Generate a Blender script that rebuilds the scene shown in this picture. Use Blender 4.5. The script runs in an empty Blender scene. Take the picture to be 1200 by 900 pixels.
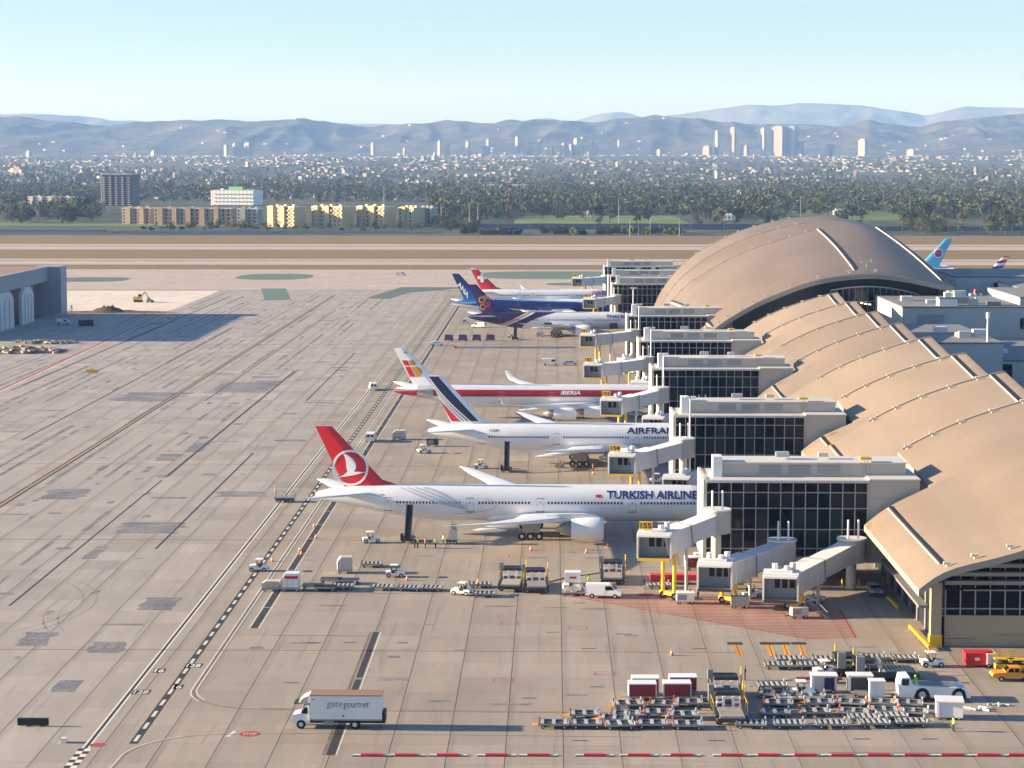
import bpy, bmesh, math, random
from mathutils import Vector, Matrix, noise
R = math.radians
random.seed(7)
scene = bpy.context.scene
COL = scene.collection
# ---------------------------------------------------------------- camera
CAMP = Vector((0, 0, 64)); YAW = R(1.1); PITCH = R(6.05); F = 2500.0
cam = bpy.data.cameras.new('camera'); camo = bpy.data.objects.new('camera', cam); COL.objects.link(camo)
cam.sensor_width = 36; cam.lens = 75; cam.clip_start = 1; cam.clip_end = 60000
camo.location = CAMP; camo.rotation_euler = (math.pi/2 - PITCH, 0, YAW)
scene.camera = camo
# ---------------------------------------------------------------- world, sun, exposure
SUN_EL, SUN_AZ = R(14.0), R(-1.5)          # azimuth: degrees south of due west (negative = north)
w = bpy.data.worlds.new('World'); scene.world = w; w.use_nodes = True
wn = w.node_tree; bg = wn.nodes['Background']
sky = wn.nodes.new('ShaderNodeTexSky'); sky.sky_type = 'NISHITA'; sky.sun_disc = False
sky.sun_elevation = SUN_EL; sky.sun_rotation = R(270) + SUN_AZ*-1; sky.altitude = 60
sky.air_density = 1.0; sky.dust_density = 0.8; sky.ozone_density = 4.4
wn.links.new(sky.outputs[0], bg.inputs[0]); bg.inputs[1].default_value = 0.068
sl = bpy.data.lights.new('sun', 'SUN'); sl.energy = 5.0; sl.angle = R(0.55); sl.color = (1.0, 0.81, 0.58)
so = bpy.data.objects.new('sun', sl); COL.objects.link(so)
sd = Vector((-math.cos(SUN_EL)*math.cos(SUN_AZ), -math.cos(SUN_EL)*math.sin(SUN_AZ), math.sin(SUN_EL)))
so.rotation_euler = sd.to_track_quat('Z', 'Y').to_euler(); so.location = (-300, 300, 300)
vs = scene.view_settings; vs.view_transform = 'Standard'; vs.look = 'None'; vs.gamma = 1.0; vs.exposure = 1.78
scene.render.engine = 'CYCLES'
scene.cycles.use_denoising = True
scene.cycles.max_bounces = 6; scene.cycles.diffuse_bounces = 3; scene.cycles.glossy_bounces = 3
scene.cycles.transmission_bounces = 3; scene.cycles.volume_bounces = 1; scene.cycles.transparent_max_bounces = 4
# ---------------------------------------------------------------- picture -> place (used once, to read off real positions)
cR = Matrix.Rotation(YAW, 3, 'Z') @ Matrix.Rotation(math.pi/2 - PITCH, 3, 'X')
def ray(px, py): return cR @ Vector(((px-600)/F, -(py-450)/F, -1))
def P(px, py, z=0.0):
    d = ray(px, py); t = (z-64)/d.z
    return Vector((d.x*t, d.y*t, z))
def PY(px, py, Y):
    d = ray(px, py); t = Y/d.y
    return Vector((d.x*t, Y, 64+d.z*t))
def YG(py): return P(620, py).y
# ---------------------------------------------------------------- node expressions
class NT:
    def __init__(s, m): s.m = m; s.t = m.node_tree; s.n = s.t.nodes; s.b = s.n.get('Principled BSDF')
    def mk(s, k, **kw):
        n = s.n.new(k)
        for a, v in kw.items(): setattr(n, a, v)
        return n
    def put(s, sock, v):
        if isinstance(v, X): s.t.links.new(v.k, sock)
        elif hasattr(v, 'is_output'): s.t.links.new(v, sock)
        else: sock.default_value = v
    def m2(s, op, a, b=0.0, c=None):
        n = s.mk('ShaderNodeMath', operation=op); s.put(n.inputs[0], a); s.put(n.inputs[1], b)
        if c is not None: s.put(n.inputs[2], c)
        return X(s, n.outputs[0])
    def xyz(s, sock):
        n = s.mk('ShaderNodeSeparateXYZ'); s.t.links.new(sock, n.inputs[0]); return [X(s, o) for o in n.outputs]
    def obj(s): return s.xyz(s.mk('ShaderNodeTexCoord').outputs['Object'])
    def pos(s): return s.mk('ShaderNodeNewGeometry').outputs['Position']
    def objc(s): return s.mk('ShaderNodeTexCoord').outputs['Object']
    def rnd(s): return X(s, s.mk('ShaderNodeObjectInfo').outputs['Random'])
    def scale(s, v, sc):
        n = s.mk('ShaderNodeMapping'); s.t.links.new(v, n.inputs[0]); n.inputs['Scale'].default_value = sc; return n.outputs[0]
    def noise(s, v, sc=1.0, det=4, rough=.55, dist=0.0):
        n = s.mk('ShaderNodeTexNoise'); s.t.links.new(v, n.inputs['Vector'])
        n.inputs['Scale'].default_value = sc; n.inputs['Detail'].default_value = det
        n.inputs['Roughness'].default_value = rough; n.inputs['Distortion'].default_value = dist
        return X(s, n.outputs[0])
    def step(s, x, a, b):          # smooth 0..1 between a and b
        n = s.mk('ShaderNodeMapRange', interpolation_type='SMOOTHSTEP'); s.put(n.inputs[0], x)
        s.put(n.inputs[1], a); s.put(n.inputs[2], b); return X(s, n.outputs[0])
    def mix(s, f, a, b):
        n = s.mk('ShaderNodeMix', data_type='RGBA'); s.put(n.inputs[0], f)
        for i, v in ((6, a), (7, b)):
            if isinstance(v, (tuple, list)): n.inputs[i].default_value = (*v[:3], 1)
            else: s.put(n.inputs[i], v)
        return n.outputs[2]
    def gain(s, c, f):             # colour times a number
        n = s.mk('ShaderNodeVectorMath', operation='SCALE')
        if isinstance(c, (tuple, list)): n.inputs[0].default_value = c[:3]
        else: s.t.links.new(c, n.inputs[0])
        s.put(n.inputs['Scale'], f); return n.outputs[0]
    def color(s, c): s.t.links.new(c, s.b.inputs['Base Color'])
    def bump(s, h, st=.3, d=.02):
        n = s.mk('ShaderNodeBump'); n.inputs['Strength'].default_value = st; n.inputs['Distance'].default_value = d
        s.put(n.inputs['Height'], h); s.t.links.new(n.outputs[0], s.b.inputs['Normal'])
class X:
    def __init__(s, t, k): s.t = t; s.k = k
    def __add__(s, o): return s.t.m2('ADD', s, o)
    __radd__ = __add__
    def __sub__(s, o): return s.t.m2('SUBTRACT', s, o)
    def __rsub__(s, o): return s.t.m2('SUBTRACT', o, s)
    def __mul__(s, o): return s.t.m2('MULTIPLY', s, o)
    __rmul__ = __mul__
    def __truediv__(s, o): return s.t.m2('DIVIDE', s, o)
    def gt(s, o): return s.t.m2('GREATER_THAN', s, o)
    def lt(s, o): return s.t.m2('LESS_THAN', s, o)
    def abs(s): return s.t.m2('ABSOLUTE', s)
    def pow(s, p): return s.t.m2('POWER', s, p)
    def sqrt(s): return s.t.m2('SQRT', s)
    def max(s, o): return s.t.m2('MAXIMUM', s, o)
    def min(s, o): return s.t.m2('MINIMUM', s, o)
M = {}
def mat(name, c, rough=.6, metal=0.0, var=0.0, vs_=1.0, spec=.5, emit=None):
    m = bpy.data.materials.new(name); m.use_nodes = True; b = m.node_tree.nodes['Principled BSDF']
    b.inputs['Base Color'].default_value = (*c, 1); b.inputs['Roughness'].default_value = rough
    b.inputs['Metallic'].default_value = metal; b.inputs['Specular IOR Level'].default_value = spec
    if emit: b.inputs['Emission Color'].default_value = (*emit[0], 1); b.inputs['Emission Strength'].default_value = emit[1]
    if var:
        t = NT(m); n1 = t.noise(t.objc(), vs_, 5, .65); r = t.rnd()
        t.color(t.gain(c, 1 - var + n1*(2*var*.8) + (r-.5)*var*.8))
    M[name] = m
    return m
mat('white', (.78, .78, .77), .45, 0, .12, .7)
mat('plane_white', (.70, .72, .755), .28, 0, .05, .12)
mat('offwhite', (.57, .55, .51), .6, 0, .15, .5)
mat('cream', (.49, .455, .40), .7, 0, .15, .25)
mat('bridge_grey', (.55, .56, .57), .5, 0, .12, .5)
mat('bridge_roof', (.70, .70, .69), .6, 0, .15, .6)
mat('greymetal', (.30, .31, .32), .45, .4, .2, 1.5)
mat('lightmetal', (.55, .56, .57), .35, .7, .2, 1.0)
mat('dark', (.035, .036, .04), .6, 0, .3, 2)
mat('black', (.012, .012, .013), .6, 0, .3, 2)
mat('rubber', (.018, .018, .018), .85, 0, .3, 4)
mat('glass', (.008, .012, .016), .06, 0, 0, 1, .25)
mat('pane', (.003, .006, .010), .06, 0, 0, 1, .07)
mat('pane_green', (.010, .020, .017), .08, 0, 0, 1, .12); mat('pane_blind', (.028, .030, .031), .2, 0, 0, 1, .10)
mat('mullion', (.42, .42, .40), .5, .2)
mat('yellow', (.75, .45, .02), .5, 0, .15, 1.5)
mat('orange', (.80, .30, .02), .45, 0, .1, 1.5)
mat('coneorange', (.85, .17, .03), .6)
mat('red', (.55, .015, .02), .45, 0, .12, 1.5)
mat('darkred', (.24, .010, .022), .5, 0, .2, 1)
mat('redpaint', (.34, .05, .04), .8, 0, .3, .8)
mat('whitepaint', (.62, .60, .56), .8, 0, .25, .8)
mat('blackpaint', (.020, .020, .022), .8, 0, .3, .8)
mat('yellowpaint', (.42, .24, .06), .8, 0, .3, .5)
mat('brownline', (.20, .12, .065), .85, 0, .3, .4)
mat('orangepaint', (.62, .27, .03), .8, 0, .25, .8)
mat('navy', (.012, .017, .07), .35)
mat('blue', (.02, .07, .30), .35)
mat('logoblue', (.02, .03, .16), .4)
mat('logored', (.62, .02, .03), .4)
mat('plasticwrap', (.60, .56, .53), .35, 0, .25, 3)
mat('pallet', (.50, .42, .33), .6, 0, .25, 2)
mat('alu', (.36, .36, .36), .4, .5, .25, 2)
mat('rollers', (.60, .57, .52), .4, .4, .2, 3)
mat('hangar_door', (.52, .54, .56), .6, 0, .12, .15)
mat('hangar_wall', (.30, .32, .35), .7, 0, .15, .1)
mat('hangar_roof', (.24, .15, .11), .8, 0, .2, .1)
mat('dirt', (.16, .075, .04), .95, 0, .4, .3)
mat('rubble', (.30, .26, .23), .95, 0, .45, .8)
mat('soil', (.10, .07, .05), .95, 0, .4, .3)
mat('tanwall', (.44, .34, .22), .8, 0, .15, .3)
mat('core', (.50, .49, .47), .8, 0, .18, .08)
mat('core_light', (.68, .67, .65), .8, 0, .15, .08)
mat('gear', (.32, .33, .33), .5, .3, .2, 2)
mat('hub', (.60, .60, .60), .4, .5)
mat('purple', (.13, .05, .16), .4, 0, .3, 3)
mat('skin', (.35, .2, .13), .6)
mat('vest', (.45, .75, .05), .6)
mat('vestor', (.85, .25, .03), .6)
mat('cloth', (.02, .025, .05), .8)
mat('trunk', (.10, .07, .05), .9, 0, .3, 3)
mat('greenpaint', (.075, .135, .105), .85, 0, .35, .02)
mat('lamp', (.9, .9, .85), .4)
# ---------------------------------------------------------------- mesh builder
class MB:
    def __init__(s): s.v = []; s.f = []; s.mi = []; s.cur = 0; s.sm = []; s.smooth = False
    def add(s, vs_, fs):
        o = len(s.v); s.v.extend([tuple(v) for v in vs_])
        for f in fs: s.f.append(tuple(i+o for i in f)); s.mi.append(s.cur); s.sm.append(s.smooth)
        return s
    def box(s, x0, x1, y0, y1, z0, z1, m=None):
        vs_ = [(x, y, z) for z in (z0, z1) for y in (y0, y1) for x in (x0, x1)]
        if m is not None: vs_ = [m @ Vector(v) for v in vs_]
        return s.add(vs_, [(0, 2, 3, 1), (4, 5, 7, 6), (0, 1, 5, 4), (2, 6, 7, 3), (0, 4, 6, 2), (1, 3, 7, 5)])
    def cb(s, c, d, rz=0, m=None):
        mm = Matrix.Translation(c) @ Matrix.Rotation(rz, 4, 'Z')
        if m is not None: mm = m @ mm
        return s.box(-d[0]/2, d[0]/2, -d[1]/2, d[1]/2, -d[2]/2, d[2]/2, mm)
    def bar(s, p0, p1, w, h):      # a box beam between two points
        p0 = Vector(p0); p1 = Vector(p1); d = p1-p0; L = d.length; d.normalize()
        up = Vector((0, 0, 1)) if abs(d.z) < .95 else Vector((1, 0, 0))
        sx = d.cross(up).normalized(); u = sx.cross(d)
        vs_ = [p + sx*(a*w/2) + u*(b*h/2) for p in (p0, p1) for a, b in ((-1, -1), (1, -1), (1, 1), (-1, 1))]
        return s.add(vs_, [(3, 2, 1, 0), (4, 5, 6, 7), (0, 1, 5, 4), (1, 2, 6, 5), (2, 3, 7, 6), (3, 0, 4, 7)])
    def tube(s, p0, p1, r0, r1=None, n=10, cap=True):
        if r1 is None: r1 = r0
        p0 = Vector(p0); p1 = Vector(p1); d = (p1-p0).normalized()
        up = Vector((0, 0, 1)) if abs(d.z) < .9 else Vector((1, 0, 0))
        a = d.cross(up).normalized(); b = d.cross(a)
        vs_ = []
        for p, r in ((p0, r0), (p1, r1)):
            for i in range(n):
                t = 2*math.pi*i/n; vs_.append(p + a*(r*math.cos(t)) + b*(r*math.sin(t)))
        fs = [(i, (i+1) % n, n+(i+1) % n, n+i) for i in range(n)]
        sm = s.smooth; s.smooth = n > 7; s.add(vs_, fs); s.smooth = False
        if cap: s.add(vs_, [tuple(range(n-1, -1, -1)), tuple(range(n, 2*n))])
        s.smooth = sm
        return s
    def loft(s, rings, closed=True, caps=True, smooth=True):
        n = len(rings[0]); vs_ = [p for r in rings for p in r]; fs = []
        for k in range(len(rings)-1):
            for i in range(n if closed else n-1):
                j = (i+1) % n; fs.append((k*n+i, k*n+j, (k+1)*n+j, (k+1)*n+i))
        sm = s.smooth; s.smooth = smooth; s.add(vs_, fs); s.smooth = False
        if caps and closed:
            s.add(rings[0], [tuple(range(n-1, -1, -1))]); s.add(rings[-1], [tuple(range(n))])
        s.smooth = sm
        return s
    def prism(s, pts, axis, a0, a1):   # 2-D outline pulled along an axis
        def mk(p, a): return {'x': (a, p[0], p[1]), 'y': (p[0], a, p[1]), 'z': (p[0], p[1], a)}[axis]
        n = len(pts); vs_ = [mk(p, a0) for p in pts] + [mk(p, a1) for p in pts]
        fs = [tuple(range(n-1, -1, -1)), tuple(range(n, 2*n))] + [(i, (i+1) % n, n+(i+1) % n, n+i) for i in range(n)]
        return s.add(vs_, fs)
    def quad(s, a, b, c, d): return s.add([a, b, c, d], [(0, 1, 2, 3)])
    def sheet(s, x0, x1, y0, y1, z): return s.quad((x0, y0, z), (x1, y0, z), (x1, y1, z), (x0, y1, z))
    def mesh(s, name, mats):
        me = bpy.data.meshes.new(name); me.from_pydata(s.v, [], s.f)
        if not isinstance(mats, (list, tuple)): mats = [mats]
        for m in mats: me.materials.append(M[m] if isinstance(m, str) else m)
        me.polygons.foreach_set('material_index', s.mi); me.polygons.foreach_set('use_smooth', s.sm)
        bm = bmesh.new(); bm.from_mesh(me); bmesh.ops.recalc_face_normals(bm, faces=bm.faces); bm.to_mesh(me); bm.free()
        return me
    def build(s, name, mats, parent=None, **kw):
        return link(name, s.mesh(name, mats), parent, **kw)
def link(name, me, parent=None, loc=None, rz=None, kind=None, label=None):
    o = bpy.data.objects.new(name, me); COL.objects.link(o)
    if parent is not None: o.parent = parent
    if loc is not None: o.location = loc
    if rz is not None: o.rotation_euler = (0, 0, rz)
    if kind: o['kind'] = kind
    if label: o['label'] = label
    return o
def T(name, label, cat, loc=(0, 0, 0), rz=0.0, group=None):
    o = bpy.data.objects.new(name, None); COL.objects.link(o); o.empty_display_size = .5
    o.location = loc; o.rotation_euler = (0, 0, rz); o['label'] = label; o['category'] = cat
    if group: o['group'] = group
    return o
def tag(o, label, cat, group=None):
    o['label'] = label; o['category'] = cat
    if group: o['group'] = group
    return o
KIDS = {}
def copy_tree(root, loc, rz=0.0, label=None, group=None):
    if root.name not in KIDS:
        KIDS[root.name] = [(c, list(c.children)) for c in root.children]
    r = root.copy(); COL.objects.link(r); r.location = loc; r.rotation_euler = (0, 0, rz)
    if label: r['label'] = label
    if group: r['group'] = group
    for c, gs in KIDS[root.name]:
        k = c.copy(); COL.objects.link(k); k.parent = r
        for g in gs:
            d = g.copy(); COL.objects.link(d); d.parent = k
    return r
def box(name, x0, x1, y0, y1, z0, z1, m, parent=None, **kw):
    return MB().box(x0, x1, y0, y1, z0, z1).build(name, m, parent, **kw)
def refine(bm, maxlen):
    bmesh.ops.triangulate(bm, faces=bm.faces)
    for _ in range(4):
        es = [e for e in bm.edges if e.calc_length() > maxlen]
        if not es: break
        bmesh.ops.subdivide_edges(bm, edges=es, cuts=1); bmesh.ops.triangulate(bm, faces=bm.faces)
def decal(name, poly2, surf, m, parent, maxlen=.5):
    bm = bmesh.new(); polys = poly2 if isinstance(poly2[0][0], (tuple, list)) else [poly2]
    for p in polys: bm.faces.new([bm.verts.new((a, b, 0)) for a, b in p])
    refine(bm, maxlen)
    for v in bm.verts: v.co = surf(v.co.x, v.co.y)
    me = bpy.data.meshes.new(name); bm.to_mesh(me); bm.free(); me.materials.append(M[m])
    return link(name, me, parent)
def textmesh(body, width, height, shear=0.0, bold=.012):
    c = bpy.data.curves.new('lettering', 'FONT'); c.body = body; c.size = 1; c.shear = shear; c.offset = bold; c.resolution_u = 2
    o = bpy.data.objects.new('lettering', c); me = bpy.data.meshes.new_from_object(o)
    xs = [v.co.x for v in me.vertices]; ys = [v.co.y for v in me.vertices]
    x0, x1, y0, y1 = min(xs), max(xs), min(ys), max(ys)
    for v in me.vertices: v.co = ((v.co.x-x0)/(x1-x0)*width, (v.co.y-y0)/(y1-y0)*height, 0)
    bpy.data.objects.remove(o)
    return me
def lettering(name, body, width, height, surf, m, parent, shear=0.0, maxlen=.5, bold=.012):
    me = textmesh(body, width, height, shear, bold); bm = bmesh.new(); bm.from_mesh(me); refine(bm, maxlen)
    for v in bm.verts: v.co = surf(v.co.x, v.co.y)
    bm.to_mesh(me); bm.free(); me.materials.clear(); me.materials.append(M[m]); me.name = name
    return link(name, me, parent)
def lerp(a, b, t): return a+(b-a)*t
HAZE = True
# ================================================================ ground and far land
def smooth(t): t = max(0, min(1, t)); return t*t*(3-2*t)
def ter(x, y):
    z = 75*smooth((y-3500)/7500.0)
    if y > 3000: z += noise.noise(Vector((x/900, y/900, 3)))*6*smooth((y-3000)/2500)
    return z
def mground(name, fn, rough=.9):
    m = bpy.data.materials.new(name); m.use_nodes = True; t = NT(m); t.b.inputs['Roughness'].default_value = rough
    t.b.inputs['Specular IOR Level'].default_value = .25
    fn(t); M[name] = m
def f_land(t):
    p = t.pos(); n = t.noise(p, .004, 6, .7); n2 = t.noise(p, .03, 4, .7)
    c = t.mix(t.step(n, .42, .6), (.026, .038, .014), (.062, .070, .032)); t.color(t.mix(t.step(n2, .5, .7), c, (.11, .10, .08)))
mground('land', f_land)
def f_dry(t):
    p = t.pos(); n = t.noise(t.scale(p, (.006, .03, 1)), 1, 6, .7); n2 = t.noise(p, .15, 4, .7)
    c = t.mix(t.step(n, .35, .65), (.19, .118, .042), (.165, .128, .048)); c = t.mix(t.step(n2, .3, .8)*.5, c, (.25, .155, .065)); t.color(c)
mground('dry_grass', f_dry)
def f_lawn(t):
    p = t.pos(); n = t.noise(t.scale(p, (.02, .05, 1)), 1, 5, .7); t.color(t.mix(t.step(n, .35, .65), (.07, .13, .02), (.15, .21, .045)))
mground('lawn', f_lawn)
def concrete(c1, c2, pinkwest):
    def f(t):
        p = t.pos(); x, y, z = t.xyz(p)
        n1 = t.noise(p, .035, 5, .6); n2 = t.noise(t.scale(p, (.25, .05, 1)), 1, 5, .65); n3 = t.noise(p, 2.2, 4, .75)
        n4 = t.noise(t.scale(p, (.9, .035, 1)), 1, 4, .6, .4); n5 = t.noise(p, .11, 6, .75, .6)
        at = t.mk('ShaderNodeAttribute', attribute_name='tone'); tone = X(t, at.outputs['Fac']) + t.rnd()*.9
        c = t.mix(t.step(n1, .3, .7), c1, c2)
        if pinkwest: c = t.mix(t.step(x, -45.0, -62.0)*.85, c, (.385, .348, .325))
        g = .86 + tone*.16 + (n2-.5)*.42 + (n3-.5)*.18
        c = t.gain(c, g)
        c = t.mix(t.step(n4, .56, .72)*.45, c, (.16, .145, .14))           # tyre and sealant streaks along the lanes
        c = t.mix(t.step(n5, .62, .74)*.45, c, (.17, .145, .12))           # oil and rust blots
        if pinkwest:
            jx = 3.15-((t.m2('FRACT', (x+1000.1)/6.3)-.5).abs())*6.3; jy = 3.8-((t.m2('FRACT', (y+1003.8-217.0-3.8+.0)/7.6)-.5).abs())*7.6
            dj = t.step(jx, .75, .0)*t.step(n2, .35, .62)*.34; c = t.mix(dj, c, (.15, .125, .105))
            n6 = t.noise(t.scale(p, (.035, .55, 1)), 1, 5, .7, .3); c = t.mix(t.step(n6, .56, .76)*t.step(x, -52.0, -38.0)*.42, c, (.20, .165, .135))
        t.color(c); t.bump(n3, .25, .01)
        t.b.inputs['Roughness'].default_value = .8
    return f
mground('concrete', concrete((.305, .263, .216), (.350, .302, .250), True))
mground('taxi_concrete', concrete((.42, .345, .29), (.46, .39, .335), False))
mground('pale_concrete', concrete((.62, .54, .46), (.68, .60, .52), False))
mground('joint', lambda t: t.color(t.mix(t.step(t.noise(t.pos(), .3), .3, .7), (.13, .105, .085), (.21, .17, .135))))
def f_patch(t):
    p = t.pos(); n = t.noise(p, 1.3, 5, .8); n2 = t.noise(p, .12, 4, .7)
    t.color(t.mix(t.step(n+(n2-.5)*.8, .36, .66), (.125, .128, .148), (.24, .232, .235)))
mground('patch', f_patch)
# land: one sheet to the foot of the hills and beyond
b = MB(); b.smooth = True; ys = [-400, 0, 400, 800, 1200, 1600, 2000, 2500, 3000] + [3000+i*300 for i in range(1, 74)]
xs = [-9000+i*300 for i in range(61)]
b.add([(x, y, ter(x, y)-.10) for y in ys for x in xs], [(j*61+i, j*61+i+1, (j+1)*61+i+1, (j+1)*61+i) for j in range(len(ys)-1) for i in range(60)])
b.build('ground', 'land', kind='structure')
# apron: dark jointing compound with concrete slabs standing on it
apron = MB().sheet(-420, 330, -60, 1040, -.035).build('apron', 'joint', kind='structure')
SX, SY, GAP, GAPY = 6.3, 7.6, .04, .014
slab_me = MB().box(-SX/2+GAP, SX/2-GAP, -SY/2+GAPY, SY/2-GAPY, -.03, 0).mesh('concrete_slab', 'concrete')
near = set()
for j in range(17):
    for i in range(18):
        if len(near) >= 300: break
        cx, cy = -58.6+i*SX, 217.0+j*SY; near.add((i, j))
        link('concrete_slab', slab_me, apron, (cx, cy, random.uniform(-.004, .004)))
b = MB(); tones = []
for j in range(-36, 109):
    for i in range(-56, 60):
        if (i, j) in near: continue
        cx, cy = -58.6+i*SX, 217.0+j*SY
        if cy > 1036 or cx < -415 or cx > 325: continue
        b.sheet(cx-SX/2+GAP, cx+SX/2-GAP, cy-SY/2+GAPY, cy+SY/2-GAPY, 0)
        tones.append(random.uniform(-.9, .9)*random.random())
me = b.mesh('concrete_slabs_beyond', 'concrete'); at = me.attributes.new('tone', 'FLOAT', 'FACE'); at.data.foreach_set('value', tones)
link('concrete_slabs_beyond', me, apron, kind='stuff')
def strip(name, x0, x1, y0, y1, z, m, **kw): return MB().sheet(x0, x1, y0, y1, z).build(name, m, kind='structure', **kw)
Y = YG
strip('taxiway', -1500, 1500, 1036.5, Y(278.6), -.02, 'taxi_concrete')
strip('grass_strip', -900, 1500, Y(316), Y(310.5), .03, 'dry_grass')
strip('grass_field', -1500, 1500, Y(303.5), Y(292.8), .03, 'dry_grass')
strip('grass_verge', -1500, 1500, Y(286.3), Y(278.5), .03, 'dry_grass')
for a, c in ((289.0, 288.4), (306.2, 305.6)): strip('taxiway_dark_line', -1500, 1500, Y(a), Y(c), .03, 'joint')  # thin dark line along each of two paved strips
strip('service_road', -1500, 1500, Y(278.4), Y(276.2), .02, 'joint')
strip('scrub_strip', -1500, 1500, Y(276.0), Y(264), .0, 'land')
strip('golf_lawn', P(604, 258).x, P(800, 258).x, Y(263.5), Y(253), .05, 'lawn')
strip('golf_lawn', P(905, 255).x, P(1075, 255).x, Y(258), Y(246), .05, 'lawn')
strip('golf_lawn', P(505, 250).x, P(545, 250).x, Y(250), Y(244), .05, 'lawn')
strip('park_lawn', -1500, P(300, 262).x, Y(265), Y(261), .05, 'lawn')
strip('construction_pad', P(0, 366).x-150, P(240, 352).x-4, Y(365), Y(341.2), .012, 'pale_concrete')
def ell(px, py, rx, ry, n=40):
    c = P(px, py); a = abs(P(px+rx, py).x-c.x); d = (P(px, py-ry).y-P(px, py+ry).y)/2
    return [(c.x+a*math.copysign(abs(math.cos(t))**.7, math.cos(t)), c.y+d*math.copysign(abs(math.sin(t))**.7, math.sin(t)), .04) for t in [2*math.pi*k/n for k in range(n)]]
for k, e in enumerate([(105, 327.5, 46, 2.6), (322, 324.3, 44, 3.4), (660, 322.4, 105, 4.6), (700, 333, 60, 1.8)]):
    pts = ell(*e); MB().add(pts, [tuple(range(len(pts)))]).build('green_island', 'greenpaint', kind='structure')
for q in ([(306, 338), (335, 338), (341, 351), (310, 352)], [(428, 349.5), (470, 336.5), (560, 336.5), (480, 343), (455, 350.5)]):
    MB().add([(*P(a, c).xy, .006) for a, c in q], [tuple(range(len(q)))]).build('green_island', 'greenpaint', kind='structure')
# ---------------------------------------------------------------- repairs: ragged patches along the joints
b = MB(); rr = random.Random(3)
PATCH = []
def ragged(b, x0, x1, y0, y1, z):
    m_ = .3*(x1-x0)+.05
    if any(x0-m_ < q[1] and x1+m_ > q[0] and y0-.05 < q[3] and y1+.05 > q[2] for q in PATCH): return
    PATCH.append((x0-m_, x1+m_, y0, y1)); z = .0035
    n = max(3, int((y1-y0)/1.6)); L = [(x0+rr.uniform(-.25, .25)*(x1-x0)*.5, y0+(y1-y0)*k/n, z) for k in range(n+1)]
    Rr = [(x1+rr.uniform(-.25, .25)*(x1-x0)*.5, y0+(y1-y0)*k/n, z) for k in range(n+1)]
    b.add(L+Rr, [(k, n+1+k, n+2+k, k+1) for k in range(n)])
# the repairs one can point at
for px0, px1, py0, py1 in [(45, 92, 585, 573), (15, 52, 757, 741), (128, 205, 625, 612), (95, 110, 655, 640), (215, 235, 530, 518), (130, 165, 632, 622),
                           (180, 205, 540, 532), (57, 86, 811, 797), (98, 140, 765, 752), (160, 200, 715, 700), (245, 315, 460, 448), (255, 330, 458, 446), (20, 45, 590, 580), (130, 205, 470, 460), (250, 310, 582, 576)]:
    a = P(px0, py0); c = P(px1, py1); ragged(b, a.x, P(px1, py0).x, a.y, c.y, .0042)
for x in [-58.6-SX/2-i*SX/2 for i in range(3, 36)]:
    if rr.random() < .25: continue
    y = rr.uniform(225, 330)
    while y < 960:
        ln = rr.choice((4, 8, 14, 22, 40, 70))*rr.uniform(.6, 1.3)
        if rr.random() < .8: ragged(b, x-rr.uniform(.2, .8), x+rr.uniform(.2, .8), y, y+ln, 0)
        y += ln+rr.choice((2, 6, 15, 40, 80))*rr.uniform(.6, 1.4)
for k in range(340):
    x = -62-rr.uniform(0, 100); y = 240+rr.random()**.8*640; ragged(b, x, x+rr.choice((1, 1.6, 2.4, 5, 8))*rr.uniform(.7, 1.2), y, y+rr.uniform(.9, 4.0), 0)
for k in range(40):
    x = -40+rr.uniform(0, 80); y = 235+rr.uniform(0, 120)
    ragged(b, x, x+rr.uniform(1, 5), y, y+rr.uniform(.5, 1.6), .0032+.0006*(k % 20)/20)
b.build('pavement_repairs', 'patch', kind='structure')
b = MB()
for k in range(60):
    x = -62-rr.uniform(0, 75); y = 250+rr.random()**.8*330; ragged(b, x, x+rr.uniform(.7, 1.5), y, y+rr.uniform(1.5, 3.5), 0)
mat('rust_patch', (.30, .205, .145), .9, 0, .3, .6); b.build('rust_repairs', 'rust_patch', kind='structure')
# ---------------------------------------------------------------- painted markings
def paint(name, m, quads, z=.007):
    b = MB()
    for q in quads: b.add([(p[0], p[1], z) for p in q], [tuple(range(len(q)))])
    return b.build(name, m, kind='structure')
def ns(x, y0, y1, w_): return [(x-w_/2, y0), (x+w_/2, y0), (x+w_/2, y1), (x-w_/2, y1)]
def ew(y, x0, x1, w_): return [(x0, y-w_/2), (x1, y-w_/2), (x1, y+w_/2), (x0, y+w_/2)]
def path(pts, w_):
    out = []
    for a, c in zip(pts, pts[1:]):
        d = (Vector(c)-Vector(a)).normalized(); n = Vector((-d.y, d.x))*w_/2; a = Vector(a); c = Vector(c)
        out.append([tuple(a-n), tuple(c-n), tuple(c+n), tuple(a+n)])
    return out
paint('lane_band', 'blackpaint', [ns(-46.0, 228, 980, .95)])
paint('lane_dashes', 'whitepaint', [ns(-46.0, y, y+2.6, .42) for y in [229+5.2*k for k in range(144)]], .011)
paint('lane_edge_line', 'whitepaint', [ns(-51.15, 226, 980, .22), ns(-50.55, 226, 980, .22)])
paint('lane_edge_gap', 'blackpaint', [ns(-50.85, 226, 980, .36)])
arc1 = [(-43.6, 980), (-43.6, 252)] + [(-43.6+9*(1-math.cos(t)), 252-9*math.sin(t)) for t in [math.pi/2*k/10 for k in range(1, 11)]] + [(-30, 242.6), (20, 241.6)]
arc2 = [(-43.0, 980), (-43.0, 252.6)] + [(-43.0+9*(1-math.cos(t)), 252.6-9*math.sin(t)) for t in [math.pi/2*k/10 for k in range(1, 11)]] + [(-30, 243.2), (20, 242.2)]
paint('lane_edge_line', 'whitepaint', path(arc1[:6], .16) + path(arc2[:6], .16))
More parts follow.
